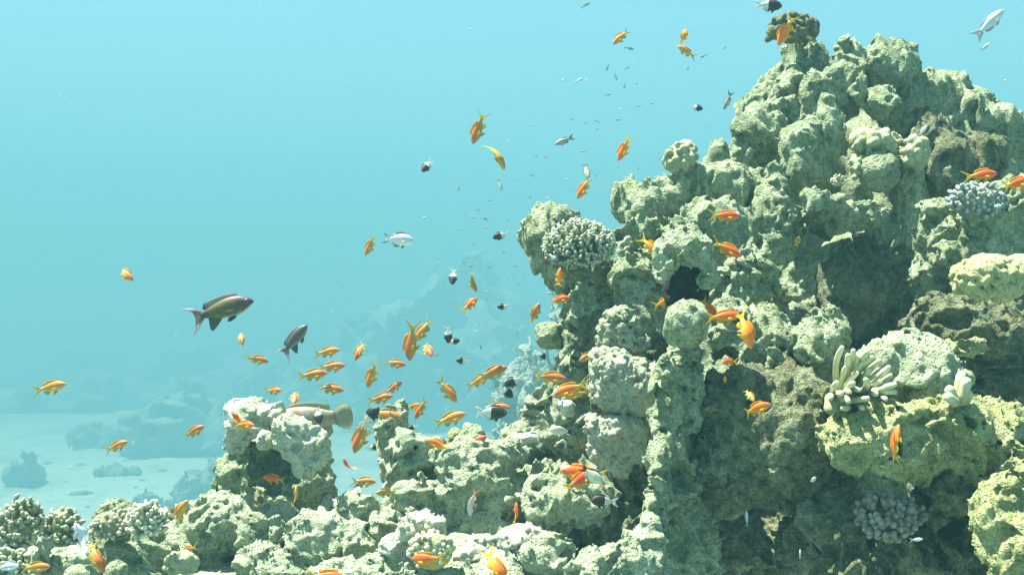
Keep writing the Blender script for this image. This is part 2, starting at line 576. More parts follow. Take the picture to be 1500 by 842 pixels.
mound('hazy reef wall close behind the staghorn bracket', 838, 640, 19.8, 60, 120, flat=.7)
mound('hazy low reef at the foot of the bright slope', 770, 650, 23.3, 48, 95)
mound('low scattered rubble patch on sand near the twisted damselfish', 552, 655, 68.7, 20, 8)
mound('flat rubble patch on the sand below the green sand gap', 120, 725, 52.9, 22, 9)
mound('faint low reef clump below the far left orange fish', 75, 600, 89.8, 95, 36)
mound('ragged dim reef clump in the far middle of the sand', 215, 592, 94.0, 120, 62)
mound('dim reef hump beyond the pedestal on its left side', 415, 606, 86.9, 95, 76)
mound('low dark reef strip ending the sand before the pedestal', 325, 646, 71.5, 60, 52)
mound('thin far reef strip at the left edge of the sand', 20, 556, 119.1, 60, 18)
mound('dim reef clump between the orange pair and the far reef bank', 250, 632, 76.2, 64, 36)
mound('hazy reef hump in the blue right of the shoal', 715, 600, 89.8, 80, 120)
mound('faint reef crest low in the water behind the row of fish', 470, 560, 115.7, 120, 92)

def rubble():
    r = random.Random(21); mb = MB()
    u = np.linspace(0, math.pi, 6); w = np.arange(8) * 2 * math.pi / 8
    sp = np.array([[math.sin(p) * math.cos(t), math.sin(p) * math.sin(t), math.cos(p)] for p in u for t in w])
    f = [[i * 8 + j, (i + 1) * 8 + j, (i + 1) * 8 + (j + 1) % 8, i * 8 + (j + 1) % 8] for i in range(5) for j in range(8)]
    for k in range(420):
        yy = r.uniform(16, 75); xx = r.uniform(-.50, .12) * yy
        if vnoise(np.array([[xx, yy, 3.0]]), 7.0)[0] < .02 and r.random() < .8: continue
        s_ = r.choice((.04, .05, .07, .10, .16)) * r.uniform(.7, 1.3)
        z = float(sand_height(np.array([xx]), np.array([yy]))[0])
        mb.add(sp * (s_ * r.uniform(.8, 1.6), s_ * r.uniform(.8, 1.6), s_ * .55) * (1 + .5 * np.array([r.uniform(-.5, .5) for _ in sp]))[:, None] + (xx, yy, z), f)
    o = link_mesh('coral_rubble', mb.mesh('coral_rubble'), M_FAR)
    tag(o, kind='stuff')
rubble()

# ------------------------------------------------------------------ the near reef: its main body, then every head, knob and ledge on it
LO = CAM_Z + 1.2
rock_thing('reef_rock', 'dark main body of the tall reef behind all its knobs and ledges', 'reef rock', 3.14, [
    e(1290, 250, 150, 130, 0, .75, 200), e(1215, 300, 110, 120, 0, .62), e(1400, 300, 140, 130, 0, .55), e(1180, 150, 45, 70, 0, .65),
    e(1110, 300, 70, 70, 0, .4), e(1010, 330, 70, 55, 0, .40), e(960, 430, 90, 70, 0, .30), e(1200, 480, 150, 120, 0, .42), e(1400, 480, 160, 150, 0, .25),
    e(1100, 560, 130, 120, 0, .10), e(1330, 660, 190, 130, 0, -.10), e(1100, 760, 190, 140, 0, -.08), e(920, 620, 80, 90, 0, .12), e(850, 720, 120, 80, 0, .18),
    e(1330, 820, 230, 120, 0, -.25), e(1520, 700, 120, 200, 0, -.2),
    e(1130, 225, 34, 34, 0, .30), e(962, 505, 44, 60, 0, -.58), e(865, 500, 26, 34, 0, -.32), c(1250, 700, 260, 1250, 1100, 330, .55, .75)],
    'base', M_ROCK, .015)
foot1 = bpy.data.objects['reef_rock']
rock_thing('foot', '', '', 3.0, [c(1250, 1000, 330, 1250, 1500, 420, .65, .9), c(1450, 900, 260, 1500, 1500, 340, .7, 1.2), c(1250, 1300, 330, 1250, 4000, 900, .75, 1.2)], 'base', M_ROCK_SHADE, .06, parent=foot1)
rock_thing('reef_rock', 'pale sloping reef floor below the tall reef and the crusted pedestal', 'reef rock', 2.63, [
    e(800, 735, 110, 90, 0, .42), e(690, 765, 130, 80, 0, .38), e(560, 820, 150, 70, 0, .25), e(420, 795, 110, 70, 0, .22), e(300, 840, 110, 90, 0, .15), e(120, 870, 160, 80, 0, .1),
    e(760, 690, 60, 55, 0, .6), e(700, 890, 260, 110, 0, -.1), e(350, 940, 300, 110, 0, -.05), c(700, 1000, 240, 700, 1100, 240, .3, .3)],
    'base', M_ROCK_PALE, .013, amp=.5)
foot2 = bpy.data.objects['reef_rock.001']
rock_thing('foot', '', '', 2.7, [c(700, 1050, 240, 700, 4000, 700, .3, .6), c(250, 1080, 220, 300, 4000, 600, .3, .6)], 'base', M_ROCK_PALE, .06, parent=foot2)

G_UP = 'coral rock knobs on the tall reef'
def head(label, d, prims, style='rock', mat=None, cat='coral rock', name='coral_rock', h=.0045, amp=1.0, group=G_UP):
    if style in ('rock', 'pillar'):          # small knobs and stubs that break each head's outline
        add = []
        for i, p in enumerate(prims):
            if p[0] == 'e' and min(p[3], p[4]) > 15:
                rr = .24 * min(p[3], p[4])
                add += blob_spheres(p[1], p[2] - .1 * p[4], d + p[6], p[3] * .95, p[4] * .95, 6, rr, int(p[1] * 5 + p[2] * 3 + i), rd=p[7] * .95)
        prims = prims + add
    if style == 'crust' and mat is M_ROCK_GREEN:   # convoluted, frilly crust
        for i, p in enumerate(list(prims)):
            if p[0] == 'e' and min(p[3], p[4]) > 15:
                prims = prims + blob_spheres(p[1], p[2], d + p[6], p[3] * .97, p[4] * .97, 34, 6.5, int(p[1] * 5 + p[2] + i), rd=p[7] * .97)
    return rock_thing(name, label, cat, d, prims, style, mat or M_ROCK, h, group, amp)

# summit
head('narrow dark-sided peak carrying the leafy coral at the top', 3.3, [c(1172, 70, 22, 1165, 160, 34), c(1195, 75, 16, 1200, 150, 24, -.05, -.05), e(1148, 150, 38, 45, 0, .05), e(1120, 175, 38, 36, 0, .05)], 'pillar', amp=.72)
head('tall pointed pillar right of the topmost peak', 3.25, [c(1236, 72, 15, 1222, 150, 30), e(1250, 110, 16, 47)], 'pillar', amp=.72)
head('big rounded boulder knob crowning the ridge', 3.25, [e(1302, 98, 40, 36), e(1270, 112, 20, 34, 0, .03), e(1316, 150, 34, 49, 0, .05)], 'pillar', amp=.72)
head('small round knob tucked below the ridge boulder', 3.1, [e(1290, 147, 25, 22), e(1256, 130, 13, 18)], 'pillar', amp=.72)
head('sloping right shoulder of the ridge with a small peak', 3.3, [e(1365, 145, 45, 40, -20), c(1405, 122, 12, 1400, 190, 34), e(1440, 165, 34, 27, -30), e(1385, 215, 67, 56, 0, .02), e(1350, 120, 27, 20, -25)], 'pillar', amp=.72)
head('jagged outcrop overhanging open water at the right edge', 3.2, [e(1452, 175, 34, 22, -25), e(1484, 206, 31, 16, 10), e(1448, 215, 29, 38, 0, .03), c(1425, 150, 12, 1468, 166, 8)], 'pillar', amp=.72)
head('long upright ridge rising in front of the topmost peak', 3.12, [c(1192, 122, 18, 1182, 195, 26), c(1235, 112, 16, 1196, 128, 18, .02, 0), e(1232, 135, 25, 34, 0, .04)], 'pillar', amp=.72)
head('slender finger-shaped pillar standing in a dark gap', 2.92, [c(1213, 148, 13, 1216, 220, 19), e(1216, 195, 19, 38)], 'pillar', amp=.45)
head('pitted round knob on the left edge of the upper reef', 3.1, [e(1112, 195, 34, 40), e(1118, 172, 20, 18), e(1110, 245, 38, 38, 0, .05), e(1150, 165, 29, 31, 0, .08)], 'pillar', amp=.72)
head('light rugged slope between the peak and the pitted knob', 3.2, [c(1115, 150, 18, 1165, 125, 24), e(1150, 185, 34, 31), e(1165, 140, 29, 29)], 'pillar', amp=.72)
head('upright blocky boulder below the slender finger pillar', 2.95, [e(1180, 232, 36, 47), e(1170, 215, 20, 22), e(1186, 262, 29, 29, 0, .02)], 'pillar', amp=.72)
head('large smooth ball-shaped coral head, mottled and lit on top', 2.85, [e(1288, 251, 32, 31)], 'ball', M_ROCK)
head('thick arm of rock hanging down beneath the ball-shaped head', 2.92, [c(1318, 255, 34, 1325, 340, 34, .04, .06), c(1335, 270, 26, 1342, 330, 26, .04, .06), e(1300, 345, 49, 40, 0, .06)], 'pillar', amp=.72)
head('flat ledge with wavy ridges jutting over the dark hollow', 2.78, [e(1218, 306, 50, 24, -16), e(1262, 318, 34, 22, 8, .02), c(1190, 298, 16, 1270, 302, 13, -.03, -.02), e(1232, 328, 34, 16, -6, .02)], amp=.72)
head('cone-shaped pinnacle left of the wavy ledge', 2.85, [c(1136, 250, 10, 1130, 320, 34), c(1132, 300, 30, 1120, 350, 48), e(1160, 335, 22, 36, 0, .03)], amp=.72)
head('shaded rock behind the cone pinnacle and pitted knob', 3.05, [e(1080, 285, 45, 45), e(1050, 265, 40, 38), e(1085, 240, 25, 38, 0, .05)], 'pillar', amp=.72)
head('pale leaf-like flap of rock beside the bubbly coral', 2.98, [e(1052, 226, 20, 22, 12), c(1022, 218, 5, 1021, 246, 5, -.02, -.02), e(1078, 222, 13, 18, 0, .04)], 'soft', M_ROCK, amp=1.3)
head('rough rock shelf under the bubbly coral', 2.92, [e(1020, 275, 56, 31), e(1072, 285, 38, 38), e(990, 290, 29, 34, 0, .04)], 'pillar', amp=.72)
head('slab-shaped rock pointing left over open water', 2.86, [c(925, 292, 20, 975, 290, 26), e(945, 300, 45, 31, 8), e(962, 275, 13, 13)], 'pillar', amp=.8)
head('rounded rock shoulder above the fish with the yellow tail', 2.72, [e(940, 352, 34, 40, 14), e(985, 345, 34, 28, -14), c(930, 325, 16, 1000, 330, 14), e(930, 385, 26, 26, 0, .04)])
head('knob behind the orange fish over the middle of the reef', 2.78, [e(1030, 326, 38, 29, -20), e(1060, 350, 43, 40), e(1090, 335, 29, 27, 0, .03)], 'pillar', amp=.72)
head('bracket-like rock overhanging left that holds the staghorn coral', 2.80, [e(800, 345, 36, 43), e(815, 322, 20, 18), e(838, 385, 54, 49, -30, .03), e(880, 430, 38, 36, -30, .05), c(790, 330, 14, 835, 318, 12)], 'pillar', M_ROCK, amp=.85)
# middle
head('rugged pale rock right of the staghorn coral', 2.60, [e(915, 400, 24, 34), c(935, 405, 26, 935, 470, 32), e(955, 450, 28, 50, 0, .02)])
head('tall pitted rock at the left side of the reef wall', 2.72, [e(853, 455, 24, 32), c(850, 470, 20, 838, 540, 22), e(882, 470, 20, 26, -20, -.03)])
head('small lump of rock sticking out left over blue water', 2.74, [e(806, 492, 20, 20), e(795, 480, 12, 10), c(806, 492, 12, 850, 500, 12, 0, .03)], 'soft')
head('dark undercut rock below the left lump', 2.68, [e(850, 540, 24, 34), e(862, 575, 30, 20), e(832, 575, 20, 18)])
head('cream crust shaped like a hood over a black sponge', 2.20, [e(1000, 358, 24, 14), e(981, 370, 13, 15), e(1022, 370, 15, 14, -20), e(1035, 397, 9, 22, 8), e(971, 388, 7, 16), e(1008, 350, 12, 9), e(1002, 368, 22, 10)], 'crust', M_ROCK_PALE, amp=.6)
head('black rounded sponge under the cream hood, above the round ball', 2.245, [c(1003, 404, 26, 1005, 432, 29), e(984, 425, 13, 28), e(1024, 425, 13, 24)], 'soft', M_CAVITY_SHADE, 'cavity', 'black_sponge')  # shade of a cavity built as a black solid; label also seeds its noise
head('round ball of rock with a pale swirl on top of the column', 2.14, [e(1008, 470, 31, 30), e(1003, 486, 27, 24, 0, .02)], 'ball', M_ROCK, amp=1.2)
head('tall rough column running down the middle of the reef', 2.22, [c(1003, 520, 26, 998, 560, 32), c(998, 560, 32, 985, 660, 32), c(982, 640, 20, 966, 770, 16, -.03, -.06), c(1010, 640, 40, 1000, 860, 50, .06, .06), e(975, 555, 20, 26, 0, -.05), e(1020, 600, 18, 40, 0, 0), e(965, 690, 12, 40, 8, -.05), e(1012, 700, 22, 30, 0, 0), e(985, 745, 16, 20, 0, -.05)], 'rock', M_ROCK, amp=1.05)
head('bright craggy ridge to the right of the black sponge', 2.48, [c(1060, 410, 24, 1110, 385, 26), e(1085, 425, 36, 34), c(1120, 372, 12, 1122, 420, 22, -.02, 0), e(1070, 465, 34, 34, 0, .02), e(1055, 440, 20, 24)])
head('shadowed knob with a bright cap beside the dark hole', 2.50, [e(1148, 395, 18, 12, 0, -.02), e(1152, 425, 22, 22), e(1165, 372, 16, 14), e(1140, 455, 20, 22, 0, .05), e(1130, 410, 12, 26, 0, .04)])
head('sunlit rough slope above the great dark boulder', 2.34, [c(1070, 470, 26, 1150, 510, 36), e(1110, 520, 60, 50), e(1175, 525, 46, 40), e(1090, 490, 30, 26), hole(1064, 532, 22, 32, 0, -.03, 60)])
head('double-domed knob at the edge of the dark hollow', 2.26, [e(1214, 480, 26, 22), e(1195, 510, 30, 36), e(1193, 505, 16, 16, 0, -.05), e(1225, 500, 16, 36, 0, .03)], amp=.8)
head('great dark boulder overhanging the cave in the middle', 2.22, [e(1140, 640, 92, 86), e(1090, 590, 50, 50), e(1175, 690, 66, 60), e(1070, 690, 50, 70), e(1200, 720, 40, 36), e(1170, 580, 56, 50), hole(1064, 528, 24, 36, 0, -.02, 80)], 'rock', M_ROCK_SHADE, h=.0045, amp=.85)
head('shaded rock face inside the dark hollow', 2.95, [e(1260, 420, 58, 56), e(1300, 395, 45, 45), e(1235, 460, 38, 38), e(1330, 470, 45, 38)], 'pillar', M_ROCK_SHADE, amp=.72)
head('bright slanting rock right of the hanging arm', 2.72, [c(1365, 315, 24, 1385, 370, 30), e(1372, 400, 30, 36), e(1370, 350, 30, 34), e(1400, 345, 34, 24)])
head('shaded wall under the shoulder of the ridge', 3.0, [e(1385, 250, 56, 52), e(1425, 240, 40, 45), e(1360, 220, 27, 45)], 'pillar', M_ROCK_SHADE, amp=.72)
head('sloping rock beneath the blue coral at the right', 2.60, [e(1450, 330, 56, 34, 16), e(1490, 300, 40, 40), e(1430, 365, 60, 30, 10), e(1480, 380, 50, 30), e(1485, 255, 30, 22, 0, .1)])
head('dim lower wall beneath the yellow knobby coral', 2.52, [e(1400, 480, 56, 44), e(1460, 490, 60, 60), e(1360, 480, 30, 34, 0, .05), e(1480, 560, 60, 60), e(1400, 540, 40, 44, 0, .02)], 'rock', M_ROCK_SHADE)
head('small sunlit ledge in the shade below the yellow knobby coral', 2.42, [e(1380, 447, 20, 9, 14), e(1408, 505, 30, 9, 6)], 'crust', M_ROCK_GREEN)
head('broad sunlit dome beside the white finger coral', 2.20, [e(1310, 545, 56, 42, -18), e(1345, 540, 54, 42, -30), e(1290, 530, 30, 26), e(1370, 580, 44, 40, 0, .02), hole(1328, 592, 20, 24, 0, -.055, 40)], 'rock', M_ROCK_PALE, amp=.8)
head('yellow-green crusted mound in the lower right', 2.02, [e(1330, 650, 70, 46), e(1405, 630, 70, 34, -6), e(1465, 650, 60, 44, -30), e(1250, 656, 34, 24), e(1292, 632, 28, 22), e(1420, 675, 70, 36, 0, .05), hole(1318, 655, 18, 27, 0, -.07, 44), hole(1378, 706, 34, 20, 20, -.07, 44), hole(1285, 692, 34, 26, 0, -.03, 44), hole(1352, 612, 9, 12, 0, -.06, 20)], 'crust', M_ROCK_GREEN)
head('curling crust rim looping around a hole', 1.97, [c(1322, 690, 9, 1345, 684, 10), c(1345, 684, 10, 1350, 655, 9), c(1322, 690, 9, 1292, 676, 9), c(1292, 676, 9, 1285, 645, 8), c(1262, 650, 8, 1240, 655, 8), c(1240, 655, 8, 1228, 635, 8)], 'crust', M_ROCK_GREEN, amp=.5)
head('bright ruffled ridge in the bottom right corner', 1.86, [c(1475, 720, 22, 1455, 790, 22), c(1495, 700, 26, 1500, 760, 34), c(1510, 780, 26, 1485, 850, 26, -.05, -.05), e(1460, 760, 18, 40), e(1500, 830, 34, 60, 0, .03)], 'crust', M_ROCK_GREEN)
head('dark hollowed rock between the mound and the ruffled ridge', 2.06, [e(1400, 745, 60, 56), e(1440, 800, 40, 60), e(1380, 820, 80, 50), hole(1408, 772, 38, 17, 38, -.075, 50)], 'rock', M_ROCK_SHADE)
head('shadowed floor below the dusky purple coral', 2.12, [e(1270, 830, 80, 50), e(1230, 770, 44, 40), e(1190, 800, 40, 40, 0, .1)], 'rock', M_ROCK_SHADE)
head('black cave wall under the great dark boulder', 2.62, [e(1090, 800, 100, 60), e(1160, 790, 60, 50), e(1060, 745, 40, 40)], 'rock', M_ROCK_SHADE)  # the cave's darkness is partly painted into this wall's rock colour
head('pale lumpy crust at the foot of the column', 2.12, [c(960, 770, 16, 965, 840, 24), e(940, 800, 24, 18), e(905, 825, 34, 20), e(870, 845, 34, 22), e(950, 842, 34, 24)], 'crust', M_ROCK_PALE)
head('dark recess wall behind the hanging soft corals', 2.52, [e(930, 690, 40, 50), e(900, 760, 50, 50), e(950, 720, 26, 60), e(925, 570, 50, 60, 0, .08), e(955, 512, 32, 42, 0, .06), e(865, 500, 28, 32, 0, .16)], 'rock', M_ROCK_SHADE)

# the lower slope
G_LOW = 'coral rock heads on the lower slope'
def low(label, d, prims, style='rock', mat=None, **k): return head(label, d, prims, style, mat or M_ROCK_PALE, group=G_LOW, **k)
low('large flat-topped boulder with a dark overhanging front', 2.50, [e(838, 730, 54, 34, 8), e(800, 745, 32, 40), e(868, 722, 26, 24), c(790, 720, 14, 790, 790, 26), e(830, 765, 40, 30, 0, .06), e(875, 742, 26, 20)], amp=.8)
low('sunlit ledge with a shaded pocket under it', 2.78, [e(790, 645, 48, 18, 4), e(760, 660, 26, 26), e(830, 640, 40, 26), e(800, 700, 50, 22), hole(785, 674, 30, 15, 10, -.06, 50)], amp=.7)
low('rubbly pale slope climbing to the tall reef', 2.88, [c(760, 640, 20, 830, 590, 24), e(800, 615, 40, 22, 30), e(780, 600, 18, 20), e(812, 580, 16, 20), e(850, 620, 30, 30)], amp=.8)
low('rock lump in the shade between slope and soft coral', 2.66, [e(855, 605, 28, 22), e(845, 640, 30, 22), e(830, 598, 14, 16)])
low('pale rubble field in the middle of the lower slope', 2.62, [e(700, 700, 60, 34, 10), e(650, 735, 50, 34), e(740, 730, 50, 40), e(710, 770, 70, 40), e(680, 665, 50, 22, 14), e(740, 665, 30, 24)], amp=.75)
low('slim upright pillar head with a dark left side', 2.78, [e(577, 615, 22, 19), c(572, 625, 20, 575, 690, 15), e(584, 630, 16, 26)], amp=.6)
low('swollen knob with a dark mouth right of the slim pillar', 2.68, [e(605, 668, 34, 34), e(625, 690, 30, 26), e(598, 695, 30, 24), e(640, 672, 18, 22, 0, .03), hole(628, 700, 18, 14, 0, -.045, 34), hole(602, 665, 15, 7, 10, -.06, 22)], amp=.7)
low('squat angular knob with a flat shaded front', 2.56, [e(602, 728, 26, 22), e(585, 738, 22, 14), c(612, 706, 8, 612, 740, 22), e(620, 745, 20, 20, 0, .03)], amp=.6)
low('round yellowish knobs behind the crossing orange fish', 2.84, [e(668, 640, 14, 14), e(684, 658, 12, 12), e(657, 655, 10, 12), e(692, 668, 18, 10), e(670, 668, 14, 14)], 'ball', M_ROCK_GREEN)
low('small domed knob on the skyline of the slope', 2.92, [e(694, 634, 17, 15), e(700, 650, 18, 16), e(686, 625, 6, 6)], 'ball')
low('crusted pedestal with a dark hollow in its face', 2.78, [c(390, 640, 48, 400, 720, 62), e(350, 700, 34, 54, -14), e(450, 700, 34, 50, 16), e(465, 745, 32, 34), e(335, 745, 40, 36), e(400, 640, 50, 34, 0, .04), hole(400, 688, 46, 34, -8, -.10, 66), hole(372, 655, 26, 24, 0, -.09, 46)], 'rock', M_ROCK, amp=.6)
low('broad pale mound spreading left of the pedestal', 2.62, [e(320, 770, 60, 44, 24), e(270, 810, 60, 44, 20), e(390, 780, 60, 40), e(300, 850, 70, 50), e(250, 800, 26, 26)], amp=.8)
low('gravelly bank in front of the pedestal', 2.50, [e(470, 790, 50, 36), e(420, 835, 60, 36), e(520, 790, 40, 34), e(480, 850, 60, 34), e(380, 820, 36, 28)], 'crust', amp=.8)
low('angular block with slanting ridges below the sand gap', 2.52, [e(530, 745, 26, 20, 20), e(555, 765, 36, 26), c(516, 728, 8, 545, 755, 16), e(500, 765, 24, 18)])
low('tufted pale clump at the mouth of the sand gap', 2.74, [e(490, 745, 20, 17), e(508, 750, 14, 12), e(478, 742, 12, 18)], 'tuft', M_SOFT)
low('fuzzy white tuft between pillar and angular knob', 2.66, [e(578, 705, 12, 13), e(570, 714, 9, 9)], 'tuft', M_SOFT)
low('ribbed bumps on the slope beside the pale pink fish', 2.44, [e(760, 800, 34, 30), e(750, 830, 40, 26), e(790, 835, 30, 26), e(700, 812, 34, 28)], 'crust', M_WHITE, amp=.9)
low('dark shaded wall under the flat-topped boulder', 2.62, [e(850, 790, 60, 40), e(880, 830, 60, 40), e(900, 760, 30, 40)], 'rock', M_ROCK_SHADE)
low('large dim coral boulder in the bottom left', 2.40, [e(185, 800, 46, 46), e(172, 765, 32, 22), e(215, 825, 40, 40), e(160, 790, 28, 34)], 'crust', M_ROCK)
low('ridged pale dome in the bottom left', 2.20, [e(98, 826, 36, 28), e(112, 845, 34, 26)], 'ball', M_ROCK_PALE, amp=1.3)
low('little pale dome at the bottom edge left', 2.12, [e(122, 842, 26, 14), e(170, 842, 14, 18)], 'ball', M_ROCK)
low('dim gap rock between the yellow coral and the mound', 2.60, [e(240, 830, 32, 50), e(262, 770, 22, 22, 0, .1)], 'rock', M_ROCK_SHADE)
low('rough block at the bottom edge under the gravelly bank', 2.34, [e(560, 850, 60, 30), e(500, 860, 50, 26), e(640, 858, 60, 26)], 'crust', M_ROCK_PALE)
low('sandy rubble between the white lumpy coral and the boulder', 2.40, [e(700, 845, 50, 26), e(800, 820, 36, 30), e(830, 850, 40, 24)], 'crust')
low('wide pale crust joining the boulders of the lower slope', 2.68, [e(700, 742, 110, 48, 8), e(620, 795, 90, 46), e(520, 805, 70, 36), e(780, 725, 50, 40), c(640, 760, 40, 820, 645, 32, 0, .22), e(450, 800, 80, 34), e(330, 800, 60, 34)], amp=.9)

# ------------------------------------------------------------------ corals that grow on the reef
M_STAG = coral_material('staghorn_skin', (.25, .26, .13), (.52, .56, .43), bscale=520)
M_FINGER = coral_material('white_finger_skin', (.35, .36, .16), (.50, .53, .34), bscale=600, bump=.35, noise=.15)
M_BLUE = coral_material('pale_blue_nub_skin', (.20, .23, .16), (.38, .43, .40), bscale=520)
M_YELLOW = coral_material('yellow_branch_skin', (.38, .36, .17), (.64, .65, .46), bscale=480)
M_OLIVE = coral_material('olive_branch_skin', (.20, .21, .11), (.42, .44, .29), bscale=420)
M_MAUVE = coral_material('dusky_mauve_skin', (.10, .095, .06), (.27, .255, .21), bscale=520)
M_TWIG = coral_material('brown_bush_skin', (.24, .22, .13), (.44, .42, .28), bscale=520)

def branch_colony(name, label, cat, x, y, d, rx, ry, n, blen, brad, mat, axis=(0, -.55, .83), spread=1.35, seed=1, nubs=2, squash=.8, group=None, core=.62, wild=1.0):
    """a rounded colony of short upright branches around (x, y): rx, ry pixel radii, blen/brad branch length and radius in metres"""
    r = random.Random(seed)
    ctr = P(x, y, d); s = d / F_PX
    A = np.array((rx * s, squash * (rx + ry) * .5 * s, ry * s))
    ax = np.array(axis, float); ax /= np.linalg.norm(ax)
    root = empty(name, ctr - np.array((0, 0, A[2] * .8)))
    tag(root, label, cat, group)
    base = ctr - np.array(root.location)
    mb = MB()
    dirs = []
    k = 0
    while len(dirs) < n and k < n * 60:
        k += 1
        v = np.array([r.gauss(0, 1) for _ in range(3)]); v /= np.linalg.norm(v)
        if v @ ax < math.cos(spread): continue
        if any(v @ w > 1 - 1.55 / n for w in dirs): continue
        dirs.append(v)
    for v in dirs:
        g = v * .8 + ax * .35; g /= np.linalg.norm(g)
        tip = base + v * A * (1 - wild * r.uniform(-.08, .24)) * (1 + .5 * wild * float(vnoise(v[None] * .1 + seed, .09)[0]))
        L = blen * r.uniform(.75, 1.2)
        st = tip - g * L
        jit = np.array([r.gauss(0, .12) for _ in range(3)]) * L
        ts = np.array([0, .3, .6, .85, 1.0])
        pts = st + (tip - st) * ts[:, None] + jit * (ts * (1 - ts))[:, None] * 2
        rad = brad * r.uniform(.85, 1.2) * np.array([1.1, 1.05, .98, .85, .55])
        mb.tube(pts, rad, 7, np.clip((ts - .62) / .38, 0, 1))
        for q in range(nubs):
            t = r.uniform(.35, .85)
            p0 = st + (tip - st) * t
            w = np.array([r.gauss(0, 1) for _ in range(3)]); w -= g * (w @ g); w /= np.linalg.norm(w) + 1e-9
            w = w * .75 + g * .65
            l2 = L * r.uniform(.18, .34)
            mb.tube([p0, p0 + w * l2 * .6, p0 + w * l2], brad * np.array([.75, .68, .42]), 6, [.0, .35, .9])
    link_mesh('branches', mb.mesh('branches'), mat, root)
    ball = MB()
    u = np.linspace(0, math.pi, 15); w = np.arange(22) * 2 * math.pi / 22
    vv = np.array([[math.sin(a) * math.cos(b), math.sin(a) * math.sin(b), math.cos(a)] for a in u for b in w])
    wob = 1 + .25 * vnoise(vv * .2 + seed, .12)
    f = [[i * 22 + j, i * 22 + (j + 1) % 22, (i + 1) * 22 + (j + 1) % 22, (i + 1) * 22 + j] for i in range(14) for j in range(22)]
    ball.add(base + vv * A * core * wob[:, None], f)
    link_mesh('core', ball.mesh('core'), mat, root)
    return root

branch_colony('staghorn_coral', 'dense white-tipped staghorn coral clump on the overhanging bracket rock', 'coral', 850, 362, 2.66, 55, 44, 200, .046, .0047, M_STAG, seed=3, spread=1.75, nubs=3, wild=.35)
branch_colony('nubbed_coral', 'pale bluish coral with short rounded nubs near the right edge', 'coral', 1428, 296, 2.52, 42, 32, 120, .026, .0062, M_BLUE, seed=5, spread=1.7, nubs=1, core=.78)
branch_colony('branching_coral', 'bright yellowish branching coral on top of the dim left boulder', 'coral', 214, 764, 2.30, 34, 30, 80, .034, .0055, M_YELLOW, seed=8, nubs=2, spread=1.7)
branch_colony('branching_coral', 'feathery olive coral head at the far left of the lower reef', 'coral', 32, 775, 2.26, 40, 40, 110, .036, .0055, M_OLIVE, seed=9, spread=1.9, nubs=2, core=.7)
branch_colony('branching_coral', 'upright olive coral bush between the far left head and the dim boulder', 'coral', 92, 775, 2.32, 30, 40, 90, .034, .0055, M_OLIVE, seed=10, spread=1.9, nubs=2, core=.7)
branch_colony('branching_coral', 'low olive coral tuft cut by the left edge near the bottom', 'coral', 18, 828, 2.16, 40, 26, 80, .032, .0055, M_OLIVE, seed=11, spread=1.7)
branch_colony('branching_coral', 'rough olive coral covering the crown of the dim left boulder', 'coral', 163, 768, 2.32, 34, 24, 70, .026, .0058, M_OLIVE, seed=12, spread=1.7, nubs=1, core=.8)
branch_colony('nubbed_coral', 'dusky mauve coral with clustered tips in the shade at lower right', 'coral', 1302, 762, 1.98, 50, 38, 110, .030, .0068, M_MAUVE, seed=13, spread=1.6, nubs=2, core=.75, axis=(0, -.8, .6))
branch_colony('branching_coral', 'greenish white coral patch with fine stubby tips in front of the white lumps', 'coral', 632, 806, 2.28, 36, 32, 110, .022, .0058, M_YELLOW, seed=14, spread=1.5, nubs=1, core=.85)
branch_colony('branching_coral', 'tiny spiky yellow coral sprig beside the wavy ledge', 'coral', 1226, 266, 2.80, 11, 12, 22, .018, .0035, M_YELLOW, seed=15, spread=1.9, nubs=1)

def finger_coral(name, label, x0, y0, d, fingers, rad, mat, base_prims):
    root = empty(name, P(x0, y0, d))
    tag(root, label, 'coral')
    o = np.array(root.location)
    for i, (xa, ya, xb, yb, da, db) in enumerate(fingers):
        r = random.Random(i * 3 + int(x0))
        A = P(xa, ya, d + da) - o; B = P(xb, yb, d + db) - o
        mb = MB()
        ts = np.linspace(0, 1, 7)
        bend = np.array([r.gauss(0, .05), r.gauss(0, .04), r.uniform(.0, .1)]) * np.linalg.norm(B - A)
        pts = A + (B - A) * ts[:, None] + bend * (np.sin(ts * math.pi))[:, None]
        rr = rad * r.uniform(.9, 1.12) * np.array([1.1, 1.05, 1.0, 1.0, 1.0, .98, .7])
        mb.tube(pts, rr, 12, np.clip((ts - .05) / .7, 0, 1))
        link_mesh('finger', mb.mesh('finger'), mat, root)
    rock_thing('base', '', '', d, base_prims, 'lump', M_KNOB, .004, parent=root)
    return root
fin = []
for i, (bx, by) in enumerate([(1234, 508), (1250, 513), (1270, 515), (1263, 531), (1288, 528), (1303, 537), (1274, 541), (1311, 563), (1297, 568), (1311, 574), (1290, 558), (1284, 577), (1250, 561), (1259, 571), (1230, 577), (1217, 583), (1264, 598), (1243, 588), (1240, 537), (1256, 546), (1280, 592), (1298, 585), (1242, 520), (1257, 522), (1278, 523), (1282, 550), (1305, 549), (1268, 556), (1245, 574), (1272, 583), (1226, 560), (1234, 598)]):
    rx, ry = 1226 + (bx - 1232) * .42, 592 + (by - 560) * .25
    fin.append((rx, ry, bx, by, .05, -.03 - .04 * ((i * 7) % 5) / 4 - (.05 if by > 550 else 0)))
finger_coral('finger_coral', 'white finger coral with thick blunt branches on the ledge beside the dome', 1232, 604, 2.08, fin, .0060, M_FINGER, [e(1240, 590, 34, 16, -10, .02, 26), e(1225, 598, 20, 12, 0, .01)])
